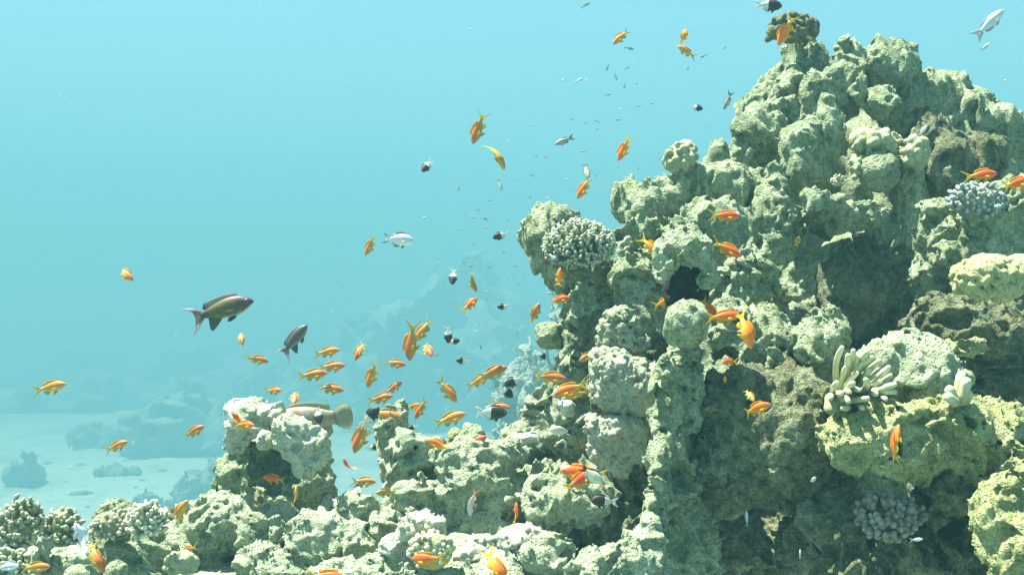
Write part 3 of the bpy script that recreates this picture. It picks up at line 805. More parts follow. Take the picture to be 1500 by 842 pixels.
finger_coral('finger_coral', 'small cluster of cream stubby fingers on top of the green mound', 1404, 590, 1.97,
             [(1402, 585, 1409, 545, 0, 0), (1408, 586, 1417, 555, -.01, -.02), (1398, 588, 1390, 568, -.01, -.02), (1400, 590, 1386, 580, -.02, -.03), (1412, 588, 1420, 574, 0, 0)], .0092, M_FINGER, [e(1405, 588, 20, 9)])

def bulb_coral(name, label, x, y, d, rx, ry, n, r_px, mat, seed, h=.0035, extra=(), fill=.88, style='knob', **k):
    pr = [e(x, y, rx * fill, ry * fill)] + blob_spheres(x, y, d, rx, ry, n, r_px, seed, **k) + list(extra)
    return rock_thing(name, label, 'coral', d, pr, style, mat, h)
bulb_coral('bubble_coral', 'cluster of rounded bubbly lobes perched on the left rock shelf', 999, 232, 2.88, 22, 22, 46, 6.0, M_KNOB, 4)
bulb_coral('knobby_coral', 'brownish cauliflower coral with pale knobs above the ball-shaped head', 1283, 212, 2.88, 38, 20, 46, 5.2, M_KNOB, 6, extra=[e(1262, 205, 20, 16)])
bulb_coral('knobby_coral', 'little pale knobs in a row left of the ball-shaped head', 1252, 245, 2.86, 8, 20, 12, 4.2, M_KNOB, 7)
bulb_coral('knobby_coral', 'cream knobs at the shoulder of the hanging arm', 1338, 225, 2.84, 16, 22, 16, 7.5, M_KNOB, 9)
bulb_coral('knobby_coral', 'big pale yellow knobby coral spreading at the right edge', 1448, 408, 2.32, 50, 31, 150, 6.4, rock_material('yellow_knob_skin', (.42, .42, .21), (.58, .58, .34), (.26, .25, .10), bump=.6), 10, h=.004, extra=[e(1490, 400, 34, 26)])
bulb_coral('leafy_coral', 'ruffled brown leafy coral sitting on the very top of the reef', 1160, 40, 3.22, 31, 18, 70, 4.4, rock_material('brown_leaf_skin', (.20, .20, .11), (.36, .36, .23), (.09, .09, .045)), 12, h=.0045,
           extra=[e(1133, 48, 10, 9), e(1192, 42, 8, 14), c(1132, 50, 6, 1124, 58, 4), hole(1150, 52, 8, 8, 0, -.05), hole(1176, 30, 6, 7, 0, -.05), hole(1180, 55, 7, 6, 0, -.04)], face=1.0, fill=.66)
bulb_coral('knobby_coral', 'dusty pale knobs in front of the dim left boulder', 262, 825, 2.34, 22, 14, 20, 6, M_KNOB, 13)

def soft(label, d, prims, mat=M_SOFT, h=.0036, name='soft_coral', style='tuft', fluff=6.2):
    pr = []
    for i, p in enumerate(prims):
        if p[0] == 'e':
            pr.append(e(p[1], p[2], p[3] * .80, p[4] * .80, p[5], p[6]))
            pr += blob_spheres(p[1], p[2], d + p[6], p[3] * .92, p[4] * .92, int(p[3] * p[4] / fluff ** 2 * 1.6), fluff, int(p[1] * 3 + p[2] + i))
        else:
            pr.append(p)
            L = math.hypot(p[4] - p[1], p[5] - p[2])
            for k in range(4):
                t = (k + .5) / 4
                rr = p[3] + (p[6] - p[3]) * t
                pr += blob_spheres(p[1] + (p[4] - p[1]) * t, p[2] + (p[5] - p[2]) * t, d, rr, rr, 7, fluff * .9, int(p[1] + k * 11 + p[5]))
    return rock_thing(name, label, 'soft coral', d, pr, style, mat, h, 'soft corals beside the column', .5)
soft('greenish cauliflower soft coral above the big grey-white one', 2.46, [e(908, 478, 26, 26), e(920, 505, 28, 24), e(893, 495, 16, 20), e(905, 462, 18, 12)], M_SOFT2)
soft('big grey-white fluffy soft coral left of the column', 2.42, [e(900, 545, 34, 34), e(930, 560, 40, 36), e(895, 575, 28, 24), e(955, 570, 22, 26), e(880, 535, 14, 22), e(925, 590, 40, 14)])
soft('drooping soft coral with hanging white lobes under the fluffy one', 2.40, [e(900, 630, 26, 20), c(880, 630, 14, 872, 668, 9), c(905, 640, 14, 905, 690, 7), c(925, 625, 16, 930, 668, 10), c(915, 640, 11, 914, 694, 6), c(888, 650, 10, 886, 684, 6), e(875, 625, 16, 16), e(890, 655, 10, 16)])
soft('small dusky soft coral tucked beside the column', 2.44, [e(955, 615, 24, 22), e(935, 605, 18, 16), e(965, 635, 14, 12)], M_SOFT2)

def crust(label, d, prims, mat=M_WHITE, name='encrusting_coral', style='crust', **k):
    return rock_thing(name, label, 'coral', d, prims, style, mat, .0038, None, **k)
crust('white lumpy crust on the left shoulder of the pedestal', 2.62, [e(368, 615, 24, 10), e(345, 632, 10, 18), e(352, 610, 9, 8), e(374, 608, 9, 8), e(338, 642, 8, 8), e(386, 622, 9, 8), e(350, 628, 9, 9), e(340, 650, 9, 12), c(392, 612, 11, 404, 604, 7), e(355, 612, 18, 12)])
crust('little white cap on a stalk at the top of the pedestal', 2.60, [e(400, 606, 14, 8), c(392, 610, 7, 390, 640, 8)], amp=.5)
crust('small white button of crust in the middle of the pedestal top', 2.56, [e(391, 641, 14, 10), e(388, 648, 10, 8)], amp=.6)
crust('white dripping crust with holes on the right of the pedestal', 2.56, [e(428, 635, 19, 16), e(455, 648, 16, 16), e(412, 622, 9, 9), e(440, 626, 10, 9), e(469, 640, 8, 10), e(464, 662, 9, 8), c(430, 664, 7, 446, 688, 6), e(415, 648, 8, 9), c(425, 655, 12, 440, 668, 9), c(452, 660, 9, 452, 682, 6), e(420, 618, 12, 10), hole(430, 648, 8, 4, 0, -.05), hole(460, 655, 8, 6, 0, -.05), hole(440, 672, 5, 5, 0, -.04)], amp=.7)
crust('white lumpy coral ring in the bottom foreground', 2.32, [c(575, 800, 12, 595, 778, 10), c(595, 778, 12, 625, 772, 11), e(612, 770, 10, 9), e(630, 768, 10, 9), e(645, 776, 9, 8), c(572, 805, 12, 590, 840, 14), c(590, 840, 12, 640, 845, 14), e(598, 790, 9, 9)], amp=.8)
crust('white upright stub on the lower slope', 2.42, [c(602, 748, 4.5, 603, 756, 5)], amp=.25)
crust('pale smooth oblong sponge lying on the sunlit ledge', 2.66, [c(758, 646, 7, 782, 640, 7)], rock_material('pale_sponge_skin', (.52, .57, .52), (.60, .65, .60), (.40, .44, .40), bump=.2), 'oblong_sponge', amp=.3)
crust('pale rounded clam-like lump under the crossing orange pair', 2.60, [e(829, 593, 10, 8, 20), e(833, 600, 8, 9)], rock_material('pale_clam_skin', (.46, .51, .45), (.56, .61, .55), (.34, .38, .32), bump=.2), 'clam', amp=.3)
crust('pale glove-like lump in the far left corner of the reef', 2.14, [e(60, 800, 12, 16, 20), e(54, 820, 9, 14)], M_SOFT2, 'leather_coral')

# x, y, seen length, heading, distance
D = dict
ORANGE_FISH = [
 # open water on the left
 ('small orange fish alone in open blue water above the purple fish', 181, 399, 40, -38, 2.7, D(kit='goldl', yaw=15)),
 ('tiny orange fish nosing down just below the purple fish', 352, 493, 28, -68, 3.0, D(kit='goldl', yaw=20)),
 ('orange fish heading right beneath the purple fish', 375, 526, 38, -12, 2.9),
 ('orange fish right of the grey-purple fish in the upper row of the shoal', 477, 516, 42, 10, 2.9),
 ('orange fish in the middle of the row of three level fish', 484, 537, 44, 4, 3.0),
 ('slim orange fish just under and left of the middle one of three', 456, 549, 48, 6, 2.9),
 ('small plump orange fish left of the shoal, above the grouper', 399, 572, 30, 2, 3.2, D(yaw=25)),
 ('little orange fish seen nearly head-on above the grouper', 431, 579, 24, -80, 3.2, D(yaw=50)),
 ('orange fish heading right and slightly down at the foot of the level row', 482, 569, 44, -8, 2.9),
 ('yellowish orange fish diving with its tail fanned right of the level row', 528, 511, 36, -112, 3.0, D(kit='goldr', yaw=15)),
 ('orange fish diving steeply in the centre of the shoal', 546, 546, 46, -108, 2.8),
 ('orange fish heading right above the steep diver of the shoal', 577, 532, 36, -10, 3.0),
 ('largest orange fish of the shoal, nose straight down with long tail lobes', 603, 497, 64, -95, 2.6, D(kit='golds')),
 ('orange fish diving left directly behind the largest one', 621, 482, 46, -124, 2.9),
 ('plump orange fish facing the diver below the largest one', 625, 510, 28, -52, 2.8, D(kit='deeps', yaw=42)),
 ('small orange fish climbing right in the centre of the shoal', 575, 569, 34, 33, 3.0),
 ('orange fish just under the small climbing one', 555, 584, 42, 12, 2.9),
 ('orange fish partly covered by a black and white fish over the slim pillar', 563, 607, 54, -12, 2.75, D(kit='golds')),
 ('orange fish hanging nose down beside the slim pillar', 531, 634, 64, -112, 2.65, D(kit='golds')),
 ('rear one of two overlapping orange fish above the slope', 604, 595, 26, 12, 3.0),
 ('front one of two overlapping orange fish, nose down', 617, 597, 38, -118, 2.9),
 ('orange fish diving right with its tail up in the middle of the water', 654, 570, 48, -52, 2.8),
 ('long orange fish climbing gently above the slope', 657, 614, 54, 18, 2.7, D(kit='golds')),
 ('upper of two orange fish in echelon near the hazy wall', 720, 546, 50, 20, 2.9),
 ('lower of two orange fish in echelon near the hazy wall', 699, 559, 42, 27, 3.0),
 ('orange fish half hidden behind the biggest black and white fish', 727, 596, 42, -4, 2.75),
 ('orange fish heading left over the domed knobs of the slope', 644, 652, 44, 158, 2.6, D(kit='deeps')),
 ('orange fish climbing right, crossing tails with the left-heading one', 692, 651, 50, 30, 2.6, D(kit='golds')),
 ('tiny orange fish with fins spread above the sand gap', 509, 684, 30, 108, 2.9, D(kit='deepr', yaw=30, roll=60)),
 ('orange fish heading right over the sand gap', 531, 705, 40, -2, 2.8),
 ('orange fish facing left in front of the fuzzy white tuft', 567, 721, 32, 178, 2.5, D(kit='olives', yaw=30)),
 ('thin orange fish seen from above at the foot of the pedestal', 434, 727, 36, 90, 2.45, D(kit='golds', roll=80)),
 ('dim orange fish inside the hollow of the pedestal', 404, 701, 40, 172, 2.60, D(kit='deeps')),
 ('small round orange fish against the pale mound at lower left', 277, 804, 26, 200, 2.35, D(kit='deeps', yaw=-35)),
 ('orange fish climbing right just left of the pedestal top', 282, 633, 40, 28, 2.8),
 ('orange fish over bare sand heading up right', 169, 654, 40, 22, 2.9),
 ('orange fish alone over far sand at the left edge', 71, 568, 54, 12, 2.7),
 ('orange fish steeply climbing beside the yellow branching coral', 262, 753, 50, 58, 2.3, D(kit='goldl')),
 ('orange fish diving toward the bottom edge in the left corner', 138, 815, 56, -58, 2.0, D(kit='goldl')),
 ('blunt orange fish at the bottom left edge facing right', 50, 831, 48, 4, 1.95, D(kit='golds')),
 ('orange fish in front of the white crust on the pedestal', 358, 622, 34, 0, 2.5, D(kit='deeps', yaw=25)),
 ('very small orange fish peeking behind the crust of the pedestal', 348, 614, 22, 120, 2.52, D(kit='deeps', yaw=40)),
 ('orange back of a fish cut off by the bottom edge', 476, 845, 66, -4, 2.0, D(kit='deeps')),
 ('orange fish facing left with a fanned tail over the white lumpy coral', 628, 819, 54, 186, 2.1, D(kit='deeps', yaw=-28)),
 ('orange fish diving out of the bottom edge with its yellow tail up', 725, 828, 64, -58, 2.05, D(kit='deepl')),
 ('small upright orange fish seen edge-on over the pale rubble', 757, 753, 36, 93, 2.35, D(kit='deeps', roll=75)),
 ('orange fish behind the grey damselfish with its tail to the right', 856, 694, 74, 172, 2.32, D(kit='deeps')),
 ('orange fish under the grey damselfish with its tail to the left', 848, 704, 64, 28, 2.30, D(kit='deeps')),
 ('orange fish heading right above the bright crossing one, beside the soft coral', 804, 553, 54, -6, 2.5, D(kit='golds')),
 ('bright orange fish nose down left beside the soft coral', 838, 569, 58, 200, 2.35, D(kit='deeps')),
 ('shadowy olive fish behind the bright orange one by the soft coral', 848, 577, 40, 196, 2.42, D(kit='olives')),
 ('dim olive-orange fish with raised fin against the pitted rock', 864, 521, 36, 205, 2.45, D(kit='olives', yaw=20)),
 ('orange fish nosing up in the water left of the reef wall', 783, 461, 38, 66, 2.7),
 ('orange fish heading right just under the bracket rock', 818, 439, 36, 10, 2.6, D(kit='deepl')),
 ('curved orange fish hanging under the edge of the staghorn coral', 819, 408, 32, 84, 2.5, D(kit='deepr', flip=True)),
 ('orange fish turning away in the water above the faint mound', 687, 447, 32, 42, 2.9, D(kit='deeps', yaw=-30)),
 ('curved yellowish fish with its tail up left of the faint mound top', 690, 412, 36, -62, 3.0, D(kit='goldr', roll=50)),
 # open water above
 ('orange fish diving left next to the silvery disc-shaped fish', 543, 358, 36, -114, 3.0, D(kit='golds')),
 ('big orange fish nose down in the upper middle water', 702, 186, 54, -110, 2.7, D(kit='golds')),
 ('thin curved orange-yellow fish right of the big nose-down one', 729, 223, 56, -70, 2.8, D(kit='goldl', roll=60)),
 ('orange fish diving left in the water off the bubbly coral', 915, 216, 44, -114, 2.8, D(kit='deeps')),
 ('orange fish diving left above the staghorn coral', 856, 274, 40, -120, 2.8, D(kit='deeps')),
 ('orange fish diving left high in the upper water', 911, 53, 36, -135, 2.9, D(kit='golds')),
 ('small orange fish pointing up high in the upper water', 1002, 53, 26, 66, 3.2, D(kit='deepl', yaw=-30)),
 ('pale orange fish heading up left just under the small upright one', 1007, 77, 34, 147, 3.1, D(kit='golds')),
 # over the tall reef
 ('orange fish diving past the leafy coral on the summit', 1152, 43, 54, -116, 2.9, D(kit='deeps')),
 ('orange fish heading right over the middle of the upper reef', 1060, 316, 48, -2, 2.45, D(kit='deeps')),
 ('orange fish diving right toward the cream hood', 952, 360, 48, -44, 2.35, D(kit='deeps')),
 ('orange fish diving right above the craggy ridge', 1063, 364, 52, -28, 2.3, D(kit='deeps')),
 ('orange fish gliding just above the bluish nubbed coral', 1435, 257, 52, 6, 2.35, D(kit='deeps')),
 ('orange fish cut by the right edge beside the bluish nubbed coral', 1486, 270, 54, 14, 2.3, D(kit='deeps')),
 ('orange fish behind the bright pair beside the round ball', 1038, 452, 46, -60, 2.18, D(kit='deeps')),
 ('bright orange fish with yellow fins in front of the craggy ridge', 1058, 464, 56, 4, 2.05, D(kit='deeps')),
 ('curved orange fish nose down right of the bright yellow-finned one', 1092, 479, 66, -76, 2.02, D(kit='deepl')),
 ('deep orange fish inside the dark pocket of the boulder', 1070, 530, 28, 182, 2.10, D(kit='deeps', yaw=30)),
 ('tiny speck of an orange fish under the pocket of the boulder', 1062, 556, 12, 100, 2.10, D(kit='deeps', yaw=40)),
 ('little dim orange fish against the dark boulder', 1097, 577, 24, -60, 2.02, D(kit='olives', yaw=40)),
 ('arched orange fish heading right across the dark boulder', 1105, 599, 52, 16, 1.98, D(kit='deepr')),
 ('orange fish with only its yellow tail out from behind the black sponge', 972, 443, 40, 22, 2.30, D(kit='deeps')),
 ('slender orange fish seen from above over the curling crust', 1309, 652, 64, 76, 1.85, D(kit='deeps', roll=78)),
 ('tiny brown-orange fish at the rim of the dark hollow', 1168, 354, 16, 80, 2.45, D(kit='olives', yaw=40)),
]

SPECKS = [
 (921,71,16,-11,18.6), (890,99,11,-107,19.9), (918,100,9,40,20.4), (902,113,11,-62,26.7), (848,118,14,30,15.7), (915,126,9,-102,22.6), (931,122,9,-21,30.2), (890,139,9,1,17.7),
 (1061,71,9,40,22.6), (1031,82,12,203,15.5), (1008,100,7,-110,22.5), (955,152,9,192,28.3), (935,156,7,180,21.0), (909,160,9,212,29.4), (906,176,9,179,24.1), (1100,132,8,30,20.6),
 (1034,183,7,-106,26.4), (875,178,10,165,31.3), (858,180,6,23,20.4), (874,190,9,40,22.3), (838,175,6,-18,19.0), (857,8,16,28,18.1), (776,183,9,-6,20.9), (800,231,8,169,27.8),
 (785,229,7,36,21.0), (853,222,9,-10,17.8), (883,236,5,-84,19.3), (904,245,6,24,27.4), (935,246,8,-95,21.0), (965,223,6,-17,26.4), (967,232,7,32,24.5), (960,236,6,-85,28.4),
 (867,250,6,207,31.3), (873,257,6,-89,17.7), (780,257,9,152,28.7), (759,264,7,192,31.3), (672,275,11,-88,27.6), (717,294,7,-4,17.8), (776,289,6,-62,20.7), (775,307,5,146,31.8),
 (802,290,6,161,18.6), (834,280,5,-28,23.5), (700,307,8,-21,22.9), (692,318,9,-32,18.8), (712,321,9,165,17.7), (744,323,6,18,26.7), (766,323,6,31,23.6), (675,337,8,13,30.9),
 (711,334,6,9,24.4), (663,358,5,-106,21.6), (692,357,7,-16,30.0), (738,341,7,25,29.6), (738,369,8,157,18.3), (747,373,5,142,26.0), (641,379,5,20,21.9), (685,377,6,197,20.2),
 (679,384,6,-20,19.4), (691,390,9,191,19.1), (696,387,5,9,31.3), (717,392,8,163,24.2), (755,390,9,162,31.3), (740,398,6,215,25.1), (655,404,7,-27,29.6), (678,398,5,7,26.1),
 (750,402,5,154,29.3), (769,402,5,-81,25.4), (751,407,7,-30,30.6), (744,417,6,175,21.8), (761,417,6,148,24.9), (685,428,7,154,24.9), (713,437,6,-93,19.7), (749,439,5,-68,31.9),
 (666,443,5,211,24.2), (770,454,6,162,20.0), (684,466,6,196,21.0), (702,475,6,-94,24.2), (697,485,9,3,30.6), (758,488,6,-86,20.2), (640,520,9,182,26.5), (668,478,6,25,30.6),
 (704,508,8,-73,17.7), (724,522,7,-9,23.1), (742,500,5,-93,25.5), (716,568,8,-39,26.0), (700,590,6,-3,27.3), (738,620,6,-94,20.3), (690,622,10,20,30.6), (420,265,5,177,24.5),
 (495,412,6,9,30.2),
]

# ------------------------------------------------------------------ fish
def fish_skin(name, rough=.5, spots=None):
    """body colour comes from the painted pattern of the fish itself (attribute 'skin')"""
    q = NT(name)
    at = q.n('ShaderNodeAttribute', attribute_name='skin')
    oi = q.n('ShaderNodeObjectInfo')
    hs = q.n('ShaderNodeHueSaturation')
    q.l(q.math('ADD', q.math('MULTIPLY', oi.outputs['Random'], .022), .490), hs.inputs['Hue'])
    q.l(q.math('ADD', q.math('MULTIPLY', oi.outputs['Random'], .24), .86), hs.inputs['Value'])
    q.l(at.outputs['Color'], hs.inputs['Color'])
    colr = hs.outputs[0]
    if spots:
        tc = q.n('ShaderNodeTexCoord')
        vo = q.n('ShaderNodeTexVoronoi', Scale=spots[1]); q.l(tc.outputs['Object'], vo.inputs['Vector'])
        m = q.ramp(vo.outputs['Distance'], [(.22, (1, 1, 1)), (.34, (0, 0, 0))])
        colr = q.mix(q.math('MULTIPLY', m, spots[2]), colr, spots[0])
    b = q.n('ShaderNodeBsdfPrincipled', Roughness=rough)
    b.inputs['Specular IOR Level'].default_value = .35
    q.l(colr, b.inputs['Base Color'])
    q.l(b.outputs[0], q.out.inputs[0])
    return q.m
def fin_skin(name, c_, alpha=.35):
    """thin fins let light through"""
    q = NT(name)
    at = q.n('ShaderNodeAttribute', attribute_name='skin')
    d1 = q.n('ShaderNodeBsdfDiffuse'); t1 = q.n('ShaderNodeBsdfTranslucent'); tr = q.n('ShaderNodeBsdfTransparent')
    q.l(at.outputs['Color'], d1.inputs[0]); q.l(at.outputs['Color'], t1.inputs[0])
    m1 = q.n('ShaderNodeMixShader'); m1.inputs[0].default_value = .5
    q.l(d1.outputs[0], m1.inputs[1]); q.l(t1.outputs[0], m1.inputs[2])
    m2 = q.n('ShaderNodeMixShader'); m2.inputs[0].default_value = alpha
    q.l(m1.outputs[0], m2.inputs[1]); q.l(tr.outputs[0], m2.inputs[2])
    q.l(m2.outputs[0], q.out.inputs[0])
    return q.m
M_FISH = fish_skin('fish_skin')
M_FISH_SPOT = fish_skin('spotted_fish_skin', spots=((.62, .60, .46), 52, .40))
M_FIN = fin_skin('fish_fin', None, .22)
M_FIN_CLEAR = fin_skin('clear_fish_fin', None, .5)
qe = NT('fish_eye'); be = qe.n('ShaderNodeBsdfPrincipled', Roughness=.15); be.inputs['Base Color'].default_value = (.012, .012, .03, 1); qe.l(be.outputs[0], qe.out.inputs[0]); M_EYE = qe.m
qe = NT('fish_eye_ring'); be = qe.n('ShaderNodeBsdfPrincipled', Roughness=.3); be.inputs['Base Color'].default_value = (.35, .22, .45, 1); qe.l(be.outputs[0], qe.out.inputs[0]); M_EYER = qe.m

def ip(xs, ys, t): return np.interp(t, xs, ys)

def set_skin(me, cols):
    at = me.attributes.new('skin', 'FLOAT_COLOR', 'POINT')
    at.data.foreach_set('color', np.concatenate([cols, np.ones((len(cols), 1))], 1).astype(np.float32).ravel())

def fish_kit(key, top, bot, thick, tail, fins, colour, fincol, bend=0.0, spots=False, finmat=None, eye=(.085, .035, .020), body_end=.74):
    """meshes of one kind of fish, 1 unit long, nose at x=+.5, tail tip at x=-.5, z up.
    top/bot: (t list, height list) profiles along t=0 nose .. 1 tail tip; tail: list of polygons in (t, z); fins: name -> polygon in (t, z) or side fin"""
    def warp(v):
        v = np.array(v, float)
        t = .5 - v[:, 0]
        k = np.clip(t - .30, 0, None)
        v[:, 1] += bend * (k ** 2) * 1.4
        v[:, 0] += abs(bend) * (k ** 3) * .5
        return v
    kit = {}
    # body
    ts = np.concatenate([[0, .006, .02, .045, .08], np.linspace(.12, body_end, 20)])
    seg = 18
    an = np.arange(seg) * 2 * math.pi / seg
    vs, cols = [], []
    for t in ts:
        zt, zb, w = ip(*top, t), ip(*bot, t), ip(*thick, t)
        zc, hz = (zt + zb) / 2, (zt - zb) / 2
        for a in an:
            sy, cz = math.sin(a), math.cos(a)
            vs.append((.5 - t, w * np.sign(sy) * abs(sy) ** .9, zc + hz * cz))
            cols.append(colour(t, cz, sy))
    n = len(ts)
    f = [[i * seg + j, (i + 1) * seg + j, (i + 1) * seg + (j + 1) % seg, i * seg + (j + 1) % seg] for i in range(n - 1) for j in range(seg)]
    f.append([i for i in range(seg)]); f.append([(n - 1) * seg + j for j in reversed(range(seg))])
    me = mesh_from(key + '_body', warp(vs), f); set_skin(me, np.array(cols))
    me.materials.append(M_FISH_SPOT if spots else M_FISH); kit['body'] = me
    fm = finmat or M_FIN
    def plate(name, poly, root, y0=0.0, tilt=0.0, thick_=.0035, part=None):
        """a thin tapering fin: poly = outline in (t, z); thickened along y, thinner at the rim"""
        poly = np.array(poly, float)
        c0 = poly.mean(0)
        rings = []
        for k, th in ((1.0, .15), (.55, .8), (.0001, 1.0)):
            q_ = c0 + (poly - c0) * k
            rings.append((q_, th))
        m = len(poly); V = []; C = []
        for side in (1, -1):
            for q_, th in rings:
                for (t, z) in q_:
                    dz = z - root[1]
                    V.append((.5 - t, y0 + side * thick_ * th + tilt * dz, z))
                    C.append(fincol(name, t, z, math.hypot(t - root[0], dz)))
        F_ = []
        for sidx in (0, 1):
            o = sidx * 3 * m
            for rr in range(2):
                for j in range(m):
                    q4 = [o + rr * m + j, o + rr * m + (j + 1) % m, o + (rr + 1) * m + (j + 1) % m, o + (rr + 1) * m + j]
                    F_.append(q4 if sidx == 0 else q4[::-1])
        for j in range(m):
            F_.append([j, 3 * m + j, 3 * m + (j + 1) % m, (j + 1) % m])
        me = mesh_from(key + '_' + name, warp(V), F_); set_skin(me, np.array(C)); me.materials.append(fm)
        kit.setdefault(part or name, []).append(me)
    for poly in tail: plate('tail_fin', poly, (body_end, 0))
    for nm, poly in fins.items():
        base = nm.split('.')[0]
        if base in ('pectoral_fin', 'pelvic_fin'):
            r0 = poly[0]
            w = ip(*thick, r0[0])
            for sgn in (1, -1):
                plate(base, poly, r0, sgn * w * (.92 if base == 'pectoral_fin' else .35), sgn * (-.75 if base == 'pectoral_fin' else -.25))
        else:
            plate(base, poly, (np.mean([p[0] for p in poly]), 0))
    # eyes
    te, ze, re = eye
    w = ip(*thick, te)
    hz = (ip(*top, te) - ip(*bot, te)) / 2; zc = (ip(*top, te) + ip(*bot, te)) / 2
    cz = np.clip((ze - zc) / hz, -.95, .95)
    yw = w * math.sqrt(1 - cz * cz) ** .9
    u = np.linspace(0, math.pi, 7); wv = np.arange(10) * 2 * math.pi / 10
    sp = np.array([[math.sin(a) * math.cos(b), math.sin(a) * math.sin(b), math.cos(a)] for a in u for b in wv])
    fs = [[i * 10 + j, (i + 1) * 10 + j, (i + 1) * 10 + (j + 1) % 10, i * 10 + (j + 1) % 10] for i in range(6) for j in range(10)]
    kit['eye'] = []; kit['pupil'] = []
    for sgn in (1, -1):
        m_ = mesh_from(key + '_eye', sp * (re, re * .5, re) + (.5 - te, sgn * yw * .93, ze), fs); m_.materials.append(M_EYER); kit['eye'].append(m_)
        m_ = mesh_from(key + '_pupil', sp * (re * .68, re * .5, re * .68) + (.5 - te, sgn * (yw * .93 + re * .14), ze), fs); m_.materials.append(M_EYE); kit['pupil'].append(m_)
    return kit

def put_fish(kit, name, label, cat, group, x, y, L, ang, d, yaw=0.0, roll=0.0, flip=False, parts=True):
    """ang: heading of the nose in the picture plane, 0 = right, 90 = up; yaw > 0 turns the nose to the diver; L = seen length in pixels"""
    th, ps = R(ang), R(yaw)
    nv = np.array((math.cos(th) * math.cos(ps), -math.sin(ps), math.sin(th) * math.cos(ps)))
    u = np.array((-math.sin(th), 0, math.cos(th)))
    if (u[2] < 0) != flip: u = -u
    u = u - nv * (u @ nv); u /= np.linalg.norm(u)
    yv = np.cross(u, nv)
    if roll:
        a = R(roll); u, yv = u * math.cos(a) + yv * math.sin(a), yv * math.cos(a) - u * math.sin(a)
    size = L * d / F_PX / max(.35, abs(math.cos(ps)))
    M = Matrix(((nv[0], yv[0], u[0], 0), (nv[1], yv[1], u[1], 0), (nv[2], yv[2], u[2], 0), (0, 0, 0, 1)))
    loc = Vector(P(x, y, d))
    root = bpy.data.objects.new(name, None)
    root.empty_display_size = .05
    root.matrix_world = Matrix.Translation(loc) @ M @ Matrix.Diagonal((size, size, size, 1))
    col.objects.link(root)
    tag(root, label, cat, group)
    for part, me in kit.items():
        if part == 'pupil': continue
        for i, m in enumerate(me if isinstance(me, list) else [me]):
            if not parts and part in ('pelvic_fin',): continue
            o = bpy.data.objects.new(part, m); o.parent = root; col.objects.link(o)
            if part == 'eye':
                pu = bpy.data.objects.new('pupil', kit['pupil'][i]); pu.parent = o; col.objects.link(pu)
    return root

# the orange reef fish ------------------------------------------------
A_TOP = ([0, .01, .03, .08, .16, .26, .36, .48, .60, .70, .74, 1], [.0, .021, .042, .079, .118, .138, .135, .112, .074, .046, .044, .044])
A_BOT = ([0, .01, .03, .08, .16, .26, .36, .48, .60, .70, .74, 1], [-.0, -.017, -.034, -.063, -.102, -.126, -.124, -.100, -.062, -.040, -.040, -.040])
A_THK = ([0, .01, .03, .08, .16, .26, .40, .55, .68, .74, 1], [0, .016, .030, .050, .066, .072, .064, .042, .024, .014, .012])
A_TAIL = [[(.715, .045), (.78, .075), (.86, .125), (.93, .165), (1.0, .195), (.93, .135), (.87, .085), (.835, .040), (.825, .0), (.76, .0), (.72, .0)],
          [(.715, -.045), (.72, .0), (.76, .0), (.825, .0), (.835, -.040), (.87, -.085), (.93, -.135), (1.0, -.195), (.93, -.165), (.86, -.125), (.78, -.075)]]
A_FINS = {'dorsal_fin': [(.20, .125), (.235, .178), (.30, .194), (.40, .192), (.50, .184), (.58, .165), (.65, .120), (.63, .070), (.55, .090), (.45, .118), (.34, .138), (.26, .140)],
          'anal_fin': [(.46, -.105), (.52, -.170), (.57, -.185), (.64, -.130), (.65, -.070), (.58, -.070), (.52, -.09)],
          'pelvic_fin': [(.26, -.120), (.30, -.170), (.38, -.215), (.39, -.180), (.36, -.135), (.30, -.118)],
          'pectoral_fin': [(.22, -.015), (.28, -.005), (.36, -.025), (.39, -.055), (.35, -.075), (.28, -.060), (.23, -.040)]}
def anthias_cols(back, belly, fin_, tail_):
    back, belly, fin_, tail_ = map(np.array, (back, belly, fin_, tail_))
    violet = np.array((.34, .12, .30))
    def colour(t, cz, sy):
        k = np.clip(.5 - cz * .62, 0, 1) ** 1.2
        b = back * (1 - k) + belly * k
        g = np.clip((t - .52) / .22, 0, 1)
        b = b * (1 - g) + (.5 * b + .5 * tail_) * g
        if t < .17:
            m = np.exp(-((cz + .05 + (t - .08) * 3) / .22) ** 2) * .55
            b = b * (1 - m) + violet * m
        return b
    def fincol(nm, t, z, r):
        if nm == 'tail_fin':
            k = np.clip((t - .74) / .2, 0, 1)
            return tail_ * (1 - k * .15)
        if nm == 'dorsal_fin': return .4 * back + .6 * fin_
        return fin_
    return colour, fincol
KITS = {}
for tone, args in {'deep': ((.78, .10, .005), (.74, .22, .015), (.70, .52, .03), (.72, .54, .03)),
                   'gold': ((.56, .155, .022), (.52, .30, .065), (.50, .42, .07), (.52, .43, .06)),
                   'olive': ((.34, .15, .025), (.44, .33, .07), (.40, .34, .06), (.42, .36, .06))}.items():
    cf, ff = anthias_cols(*args)
    for bn, bend in (('s', 0.04), ('a', .34), ('b', -.34), ('l', .75), ('r', -.75)):
        KITS[tone + bn] = fish_kit('orange_fish', A_TOP, A_BOT, A_THK, A_TAIL, A_FINS, cf, ff, bend)

G_O = 'orange reef fish swimming around the reef'
def orange(label, x, y, L, ang, d, kit='golds', yaw=0, roll=0, flip=False):
    if kit.endswith('s'): kit = kit[:-1] + 'sabsa'[zlib.crc32(label.encode()) % 5]
    return put_fish(KITS[kit], 'orange_fish', label, 'fish', G_O, x, y, L, ang, d, yaw, roll, flip)
for row in ORANGE_FISH: orange(*row[:6], **(row[6] if len(row) > 6 else {}))

